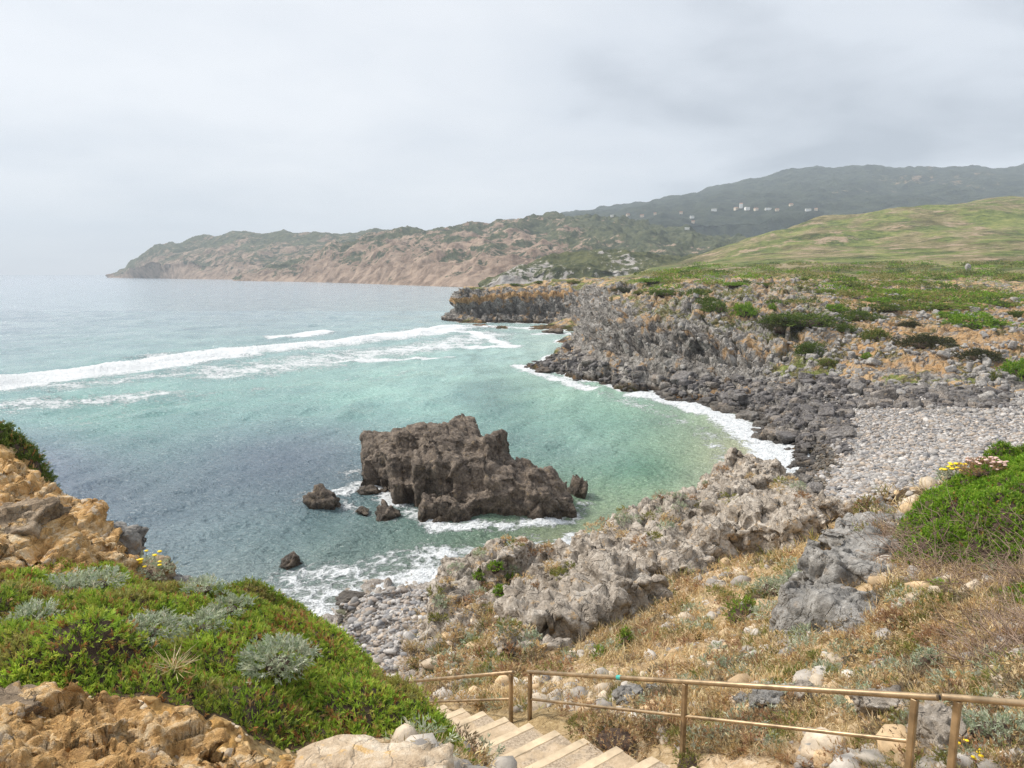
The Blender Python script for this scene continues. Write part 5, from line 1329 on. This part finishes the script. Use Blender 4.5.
# the countless low scrub patches of the plateau and the hill foot
Vs, Fs, Ts, k = [], [], [], 0
m = 0
while m < 330:
    px, py = rc.uniform(640, 1040), 264 + 50 * rc.random() ** 1.3; h = hit(px, py, [BD])
    if h is None or h[0][2] < 11.5 or h[0][1] > 700 or abs(h[1][2]) < .8: continue
    if perlin(np.array([h[0] * .03]))[0] + .5 * rc.normal() * .6 < -.05: continue
    m += 1
    d = h[2]; s = rc.uniform(.8, 2.6) * (.6 + d / 330)
    pal = [DARKB, BRIGHT, OLIVE, BRIGHT + OLIVE, OLIVE][int(rc.integers(5))]
    V, F, T = dome(70, s, s * .32, .35 + .0012 * d, 5, pal, rc, .05 + .0002 * d)
    Vs.append(V * np.array([1.5, 1, 1]) + h[0]); Fs.append(F + k); Ts.append(T); k += len(V)
add('vegetation', mk_mesh('vegetation', np.vstack(Vs), np.vstack(Fs), [M['leaf']], dict(tint=np.vstack(Ts)), smooth=False), kind='stuff')
# ------------------------------------------------------------------ HANDRAIL, STAIRS, HOUSES
def tube(p, q, r, seg=12, sq=False):
    p, q = np.asarray(p, float), np.asarray(q, float)
    a = unit(q - p); u = unit(np.cross(a, [0, 0, 1.0]) if abs(a[2]) < .95 else np.cross(a, [STEP_DIR[0], STEP_DIR[1], 0])); v = np.cross(a, u)
    if sq:
        ang = np.array([.12, .68, .88, 1.44]) ; th = []
        for k in range(4): th += [k * math.pi / 2 + .62, k * math.pi / 2 + .95]
        th = np.array(th); rad = np.full(8, r * 1.24)
    else:
        th = np.arange(seg) * 2 * math.pi / seg; rad = np.full(seg, r)
    k = len(th)
    ring = np.cos(th)[:, None] * u * rad[:, None] + np.sin(th)[:, None] * v * rad[:, None]
    e = .006
    R = [p + ring * .85, p + a * e + ring, q - a * e + ring, q + ring * .85]
    V = np.vstack(R + [p[None], q[None]])
    F4, F3 = [], []
    for j in range(3):
        for i in range(k): F4.append([j * k + i, j * k + (i + 1) % k, (j + 1) * k + (i + 1) % k, (j + 1) * k + i])
    for i in range(k):
        F3.append([(i + 1) % k, i, 4 * k]); F3.append([3 * k + i, 3 * k + (i + 1) % k, 4 * k + 1])
    return V, [np.array(F4), np.array(F3)]
def part(name, VF, mat, par, smooth=False): return add(name, mk_mesh(name, VF[0], VF[1], [mat], smooth=smooth), parent=par)
def root(name, label, cat, group=None):
    return add(name, None, label, cat, group)
GRP = 'handrail lengths beside the stairs'
up = np.array([0, 0, 1.0])
def rail(label, a, b, a_ext, b_ext, posts, mid, sticker=False):
    r = root('handrail', label, 'handrail', GRP)
    u = unit(b - a)
    part('top_rail', tube(a - u * a_ext, b + u * b_ext, .031), M['bronze'], r, True)
    for s, h in posts:
        p = a + (b - a) * s
        part('post', tube(p - up * (h + .35), p - up * .024, .030, sq=True), M['bronze'], r)
    if mid:
        p, q = a + (b - a) * mid[0], a + (b - a) * mid[1]
        part('middle_rail', tube(p - up * mid[2] + u * .031, q - up * mid[3] - u * .031, .021), M['bronze'], r, True)
    if sticker:
        p = a + (b - a) * .655
        part('tape_band', tube(p, p + u * .085, .0335), M['teal'], r, True)
    return r
rail('long bronze handrail length with three posts beside the stairs', RAIL_A, RAIL_B, .21, .06, [(0, 1.05), (.467, .98), (1, .85)], (0, 1, .46, .46), True)
rail('far bronze handrail length disappearing down behind the juniper mat', RAIL_C, RAIL_D + (RAIL_D - RAIL_C) * .25, .06, .0, [(0, .85), (.97, 1.0)], (0, .97, .46, .46))
RE, RG = P(958, 698, 6.55), P(1180, 716, 6.1)
short_ = rail('short bronze handrail length running out past the last post', RE, RG, .13, 0, [(0, 1.05), (.95, 1.05)], None)
jt = tube(P(936, 697.2, 6.68) , P(940, 697.6, 6.65), .024)
part('joint', jt, M['joint'], short_, True)

# staircase: one thing, each tread its own part
st = root('staircase', 'worn sandy concrete staircase going down beside the bronze handrail', 'staircase')
perp = np.array([-STEP_DIR[1], STEP_DIR[0]]); perp = -perp if perp[0] > 0 else perp         # towards the mound
rA2, rB2 = RAIL_A, RAIL_B
L = np.linalg.norm((rB2 - rA2)[:2]); slope_ = (rA2[2] - rB2[2]) / L
run = .60; nst = 18
rs = np.random.default_rng(3)
z_end = P(545, 717, 11.5)[2]
for k in range(nst):
    s = -1.6 + run * k                                   # metres down from post A
    p = rA2[:2] + STEP_DIR * s
    zt = z_end - .08 + (L - s) * (slope_ - (.34 / L if s < L else 0))
    q = perp * (1.75)
    hi = .30
    a0 = p + perp * .62; a1 = p + perp * 2.1
    jit = rs.normal(size=4) * .012
    fr = STEP_DIR * (run + .03)
    c = [(*(a0 + STEP_DIR * jit[0]), zt), (*(a1 + STEP_DIR * jit[1]), zt + jit[2]), (*(a1 + fr), zt + jit[2] - .012), (*(a0 + fr), zt - .012)]
    top = np.array(c); nx = 26
    def ed(a, b): return np.array([a * (1 - t) + b * t for t in np.linspace(0, 1, nx)])
    def slab(t4, hi, wob, sd, bev):
        t4 = np.array(t4); b4 = t4 - up * hi
        ins = (t4[3] - t4[0]) * bev / max(np.linalg.norm(t4[3] - t4[0]), 1e-6)
        rows = [ed(b4[0], b4[1]), ed(t4[0] - up * bev, t4[1] - up * bev), ed(t4[0] + ins, t4[1] + ins)] + [ed(t4[0] * (1 - f) + t4[3] * f, t4[1] * (1 - f) + t4[2] * f) for f in (.35, .65)] + [ed(t4[3] - ins, t4[2] - ins), ed(t4[3] - up * bev, t4[2] - up * bev), ed(b4[3], b4[2])]
        V = np.vstack(rows); V = V + (fbm(V * 6 + sd, 4)[:, None] * np.array([1, 1, .8])) * wob
        n_ = len(rows); cp = []
        for r0, r1 in ((0, 7), (1, 6), (2, 5)):
            cp += []
        F = grid_faces(n_, nx)
        e0 = [np.array([[r * nx, (r + 1) * nx, (6 - r) * nx, (7 - r) * nx]]) for r in range(3)]
        e1 = [np.array([[r * nx + nx - 1, (7 - r) * nx + nx - 1, (6 - r) * nx + nx - 1, (r + 1) * nx + nx - 1]]) for r in range(3)]
        return V, np.vstack([F] + e0 + e1)
    f3 = np.array([*STEP_DIR, 0])
    a_, b_, c_, d_2 = top
    nose = .15
    tread = part('step', slab([a_ - up * .012, b_ - up * .012, c_ - up * .012 - f3 * .05, d_2 - up * .012 - f3 * .05], .28, .010, k * 3.1, .012), M['step'], st)
    part('nosing', slab([d_2 - f3 * nose + perp[0] * 0 * up, c_ - f3 * nose, c_ + f3 * .0, d_2 + f3 * .0], .30, .007, k * 7.7 + 3, .014), M['nosing'], tread)

# houses on the mountain side
def house(px, py, w, dp, h, roof, mat, label, yaw):
    g = hit(px, py, BF)
    if g is None: return
    c = g[0] - np.array([0, 0, 2.0])
    r = add('house', None, label, 'house', 'houses on the mountain side', loc=c); r.rotation_euler = (0, 0, yaw); k_ = g[2] / 2500 * .75; r.scale = (k_, k_, k_ * 1.05)
    x, y = w / 2, dp / 2; H = h + 2
    V = np.array([[-x, -y, 0], [x, -y, 0], [x, y, 0], [-x, y, 0], [-x, -y, H], [x, -y, H], [x, y, H], [-x, y, H]])
    part('wall', (V, np.array([[0, 1, 5, 4], [1, 2, 6, 5], [2, 3, 7, 6], [3, 0, 4, 7], [4, 5, 6, 7]])), M[mat], r)
    e = .6
    Rv = np.array([[-x - e, -y - e, H + .05], [x + e, -y - e, H + .05], [x + e, y + e, H + .05], [-x - e, y + e, H + .05], [-x - e, 0, H + roof], [x + e, 0, H + roof]])
    part('roof', (Rv, [np.array([[0, 1, 5, 4], [2, 3, 4, 5], [3, 2, 1, 0]]), np.array([[1, 2, 5], [3, 0, 4]])]), M['tileroof'] if roof > 2 else M['white'], r)
    nwin = max(2, int(w / 5))
    for i in range(nwin):
        wx = -x + w * (i + .5) / nwin
        V = np.array([[a, b, cc] for b in (-y - .05, -y + .02) for cc in (H - 2.7, H - 1.1) for a in (wx - .7, wx + .7)])
        part('window', (V, np.array([[0, 1, 3, 2], [0, 4, 5, 1], [2, 3, 7, 6], [0, 2, 6, 4], [1, 5, 7, 3]])), M['glass'], r)
HS = [(714, 211, 22, 12, 8, 1.2, 'white', 'wide white house standing apart at the upper end of the village'), (736, 210, 16, 12, 9, 3.0, 'cream', 'cream house with tiled roof beside the white mansion'), (741, 208, 12, 12, 17, 3.5, 'white', 'tall white tower house, highest building of the village'), (747, 210, 20, 12, 11, 1.2, 'white', 'white mansion right next to the tall tower house'),
      (756, 210.5, 16, 12, 8, 3, 'cream', 'cream tiled house between the mansion and the long white house'), (768, 210, 24, 12, 8, 1.0, 'white', 'long low white house downhill of the mansion'), (777, 211, 14, 12, 7, 3, 'cream', 'small cream house at the end of the long white house'), (808, 211, 22, 12, 8, 1.0, 'white', 'white house alone near the green hill'), (816, 210.5, 12, 12, 7, 3, 'cream', 'cream neighbour of the white house near the green hill'),
      (692, 218, 16, 12, 8, 1.0, 'white', 'white house below the wide house on the wooded slope'), (687, 229, 20, 12, 7, 1.0, 'white', 'lowest pale house on the wooded slope'), (693, 223, 14, 12, 7, 3, 'cream', 'cream house just above the lowest pale house'), (681, 214, 13, 10, 7, 3, 'cream', 'small cream house uphill on the wooded slope'), (642, 217, 16, 10, 7, 3, 'cream', 'cream house in the scattered western hamlet'), (628, 216, 14, 10, 7, 3, 'cream', 'second cream house of the scattered western hamlet'), (612, 216.5, 14, 10, 7, 1, 'white', 'white house of the scattered western hamlet'), (655, 215, 12, 10, 7, 3, 'cream', 'cream house just east of the scattered hamlet'), (791, 206, 14, 12, 7, 3, 'cream', 'tiled house in the dark wood above the village')]
rh = np.random.default_rng(8)
for a in HS: house(*a, rh.uniform(-.5, .5))
# pale stone marker on the plateau
g = hit(967.5, 272, [BD])
if g is not None:
    V, F = stone(77, 3, 8, box=True, rough=.05)
    s = g[2] / FPX
    add('marker_stone', mk_mesh('marker_stone', V * np.array([2.0, 1.7, 5.2]) * s, F, [M['grey']]), 'pale upright marker stone standing on the scrubby plateau', 'stone', loc=g[0] + np.array([0, 0, 2.0 * s]))
# ------------------------------------------------------------------ camera, light, air
cam = bpy.data.cameras.new('camera'); cam.sensor_width = 36; cam.lens = FPX / 1024 * 36
cam.clip_end = 40000; cam.clip_start = .1
co = bpy.data.objects.new('camera', cam); COL.objects.link(co)
co.location = (0, 0, EYE); co.rotation_euler = (math.pi / 2 - PITCH, 0, 0)
SC.camera = co

ELEV, AZ = math.radians(46), math.radians(-70)       # azimuth measured from +Y towards +X
sun = bpy.data.lights.new('sun', 'SUN'); sun.energy = 3.3; sun.angle = math.radians(12); sun.color = (1, .95, .87)
so = bpy.data.objects.new('sun', sun); COL.objects.link(so)
to = Vector((math.sin(AZ) * math.cos(ELEV), math.cos(AZ) * math.cos(ELEV), math.sin(ELEV)))
so.rotation_euler = to.to_track_quat('Z', 'Y').to_euler(); so.location = (-20, -20, 80)

wd = bpy.data.worlds.new('World'); SC.world = wd; wd.use_nodes = True
t = wd.node_tree; bg = t.nodes['Background']; bg.inputs['Strength'].default_value = .1
def wn(typ, **kw):
    n = t.nodes.new(typ)
    for k, v in kw.items(): setattr(n, k, v)
    return n
def lk(a, b): t.links.new(a, b)
sky = wn('ShaderNodeTexSky', sky_type='NISHITA'); sky.sun_disc = False
sky.sun_elevation = ELEV; sky.sun_rotation = AZ
tc = wn('ShaderNodeTexCoord'); sp = wn('ShaderNodeSeparateXYZ'); lk(tc.outputs['Generated'], sp.inputs[0])
def wm(op, a, b=0.0):
    n = wn('ShaderNodeMath', operation=op)
    for i, v in ((0, a), (1, b)):
        if isinstance(v, bpy.types.NodeSocket): lk(v, n.inputs[i])
        else: n.inputs[i].default_value = v
    return n.outputs[0]
zz = wm('ADD', wm('MAXIMUM', sp.outputs[2], 0.0), .16)
cb = wn('ShaderNodeCombineXYZ'); lk(wm('DIVIDE', sp.outputs[0], zz), cb.inputs[0]); lk(wm('DIVIDE', sp.outputs[1], zz), cb.inputs[1])
def wnoise(scale, det, off):
    mp = wn('ShaderNodeMapping'); lk(cb.outputs[0], mp.inputs[0]); mp.inputs['Location'].default_value = off
    n = wn('ShaderNodeTexNoise'); lk(mp.outputs[0], n.inputs['Vector'])
    n.inputs['Scale'].default_value = scale; n.inputs['Detail'].default_value = det; n.inputs['Roughness'].default_value = .52; n.inputs['Distortion'].default_value = .25
    return n.outputs['Fac']
big = wnoise(.55, 4, (3.1, 1.7, 0)); fine = wnoise(1.7, 6, (8.4, 2.2, 1))
x = wm('ADD', wm('MULTIPLY', big, .95), wm('MULTIPLY', wm('SUBTRACT', fine, .24), .46))
x = wm('ADD', x, wm('MULTIPLY', sp.outputs[0], -.25))           # thicker, darker cloud over the land
dp = wn('ShaderNodeVectorMath', operation='DOT_PRODUCT'); lk(tc.outputs['Generated'], dp.inputs[0])
v0 = Vector(P(900, 120, 1.0)) - Vector((0, 0, EYE)); v0.normalize(); dp.inputs[1].default_value = v0
md = wn('ShaderNodeMapRange', interpolation_type='SMOOTHSTEP'); lk(dp.outputs['Value'], md.inputs[0])
md.inputs[1].default_value = .86; md.inputs[2].default_value = .995; md.inputs[3].default_value = 0; md.inputs[4].default_value = -.11
x = wm('ADD', x, md.outputs[0])                                  # the heaviest cloud hangs over the mountain
cr = wn('ShaderNodeValToRGB'); lk(x, cr.inputs[0])
cr.color_ramp.elements[0].position = .24; cr.color_ramp.elements[0].color = (3.15, 3.45, 3.9, 1)
cr.color_ramp.elements[1].position = .80; cr.color_ramp.elements[1].color = (6.3, 6.45, 6.7, 1)
e = cr.color_ramp.elements.new(.46); e.color = (5.0, 5.3, 5.75, 1)
mx = wn('ShaderNodeMix', data_type='RGBA'); mx.inputs[0].default_value = .96
lk(sky.outputs[0], mx.inputs[6]); lk(cr.outputs[0], mx.inputs[7])
# an overcast sky is brightest overhead
mr = wn('ShaderNodeMapRange', interpolation_type='SMOOTHSTEP'); lk(sp.outputs[2], mr.inputs[0])
mr.inputs[1].default_value = .34; mr.inputs[2].default_value = .85; mr.inputs[3].default_value = 1.0; mr.inputs[4].default_value = 1.25
vm = wn('ShaderNodeVectorMath', operation='SCALE'); lk(mx.outputs[2], vm.inputs[0]); lk(mr.outputs[0], vm.inputs['Scale'])
lk(vm.outputs[0], bg.inputs[0])

# sea air: one even haze box
hv = bpy.data.materials.new('haze'); hv.use_nodes = True
hn = hv.node_tree; hn.nodes.remove(hn.nodes['Principled BSDF'])
pv = hn.nodes.new('ShaderNodeVolumePrincipled'); pv.inputs['Density'].default_value = .00013; pv.inputs['Color'].default_value = (.80, .90, 1.0, 1)
hn.links.new(pv.outputs[0], hn.nodes['Material Output'].inputs['Volume'])
x0, x1, y0, y1, z0, z1 = -9000, 9000, -500, 9100, -40, 640
c = np.array([[x, y, z] for z in (z0, z1) for y in (y0, y1) for x in (x0, x1)])
add('haze', mk_mesh('haze', c, np.array([[0, 2, 3, 1], [4, 5, 7, 6], [0, 1, 5, 4], [2, 6, 7, 3], [0, 4, 6, 2], [1, 3, 7, 5]]), [hv], smooth=False), kind='stuff')

SC.render.engine = 'CYCLES'
cy = SC.cycles
cy.use_denoising = True
try: cy.denoiser = 'OPENIMAGEDENOISE'; cy.denoising_prefilter = 'NONE'
except Exception: pass
cy.max_bounces = 5; cy.diffuse_bounces = 3; cy.glossy_bounces = 2; cy.transmission_bounces = 3; cy.volume_bounces = 0; cy.transparent_max_bounces = 6
cy.use_adaptive_sampling = True; cy.adaptive_threshold = .01
cy.caustics_reflective = False; cy.caustics_refractive = False
vs = SC.view_settings
vs.view_transform = 'Standard'; vs.look = 'None'; vs.gamma = 1; vs.use_curve_mapping = False; vs.exposure = .62
print('script seconds', round(time.time() - T0, 1))
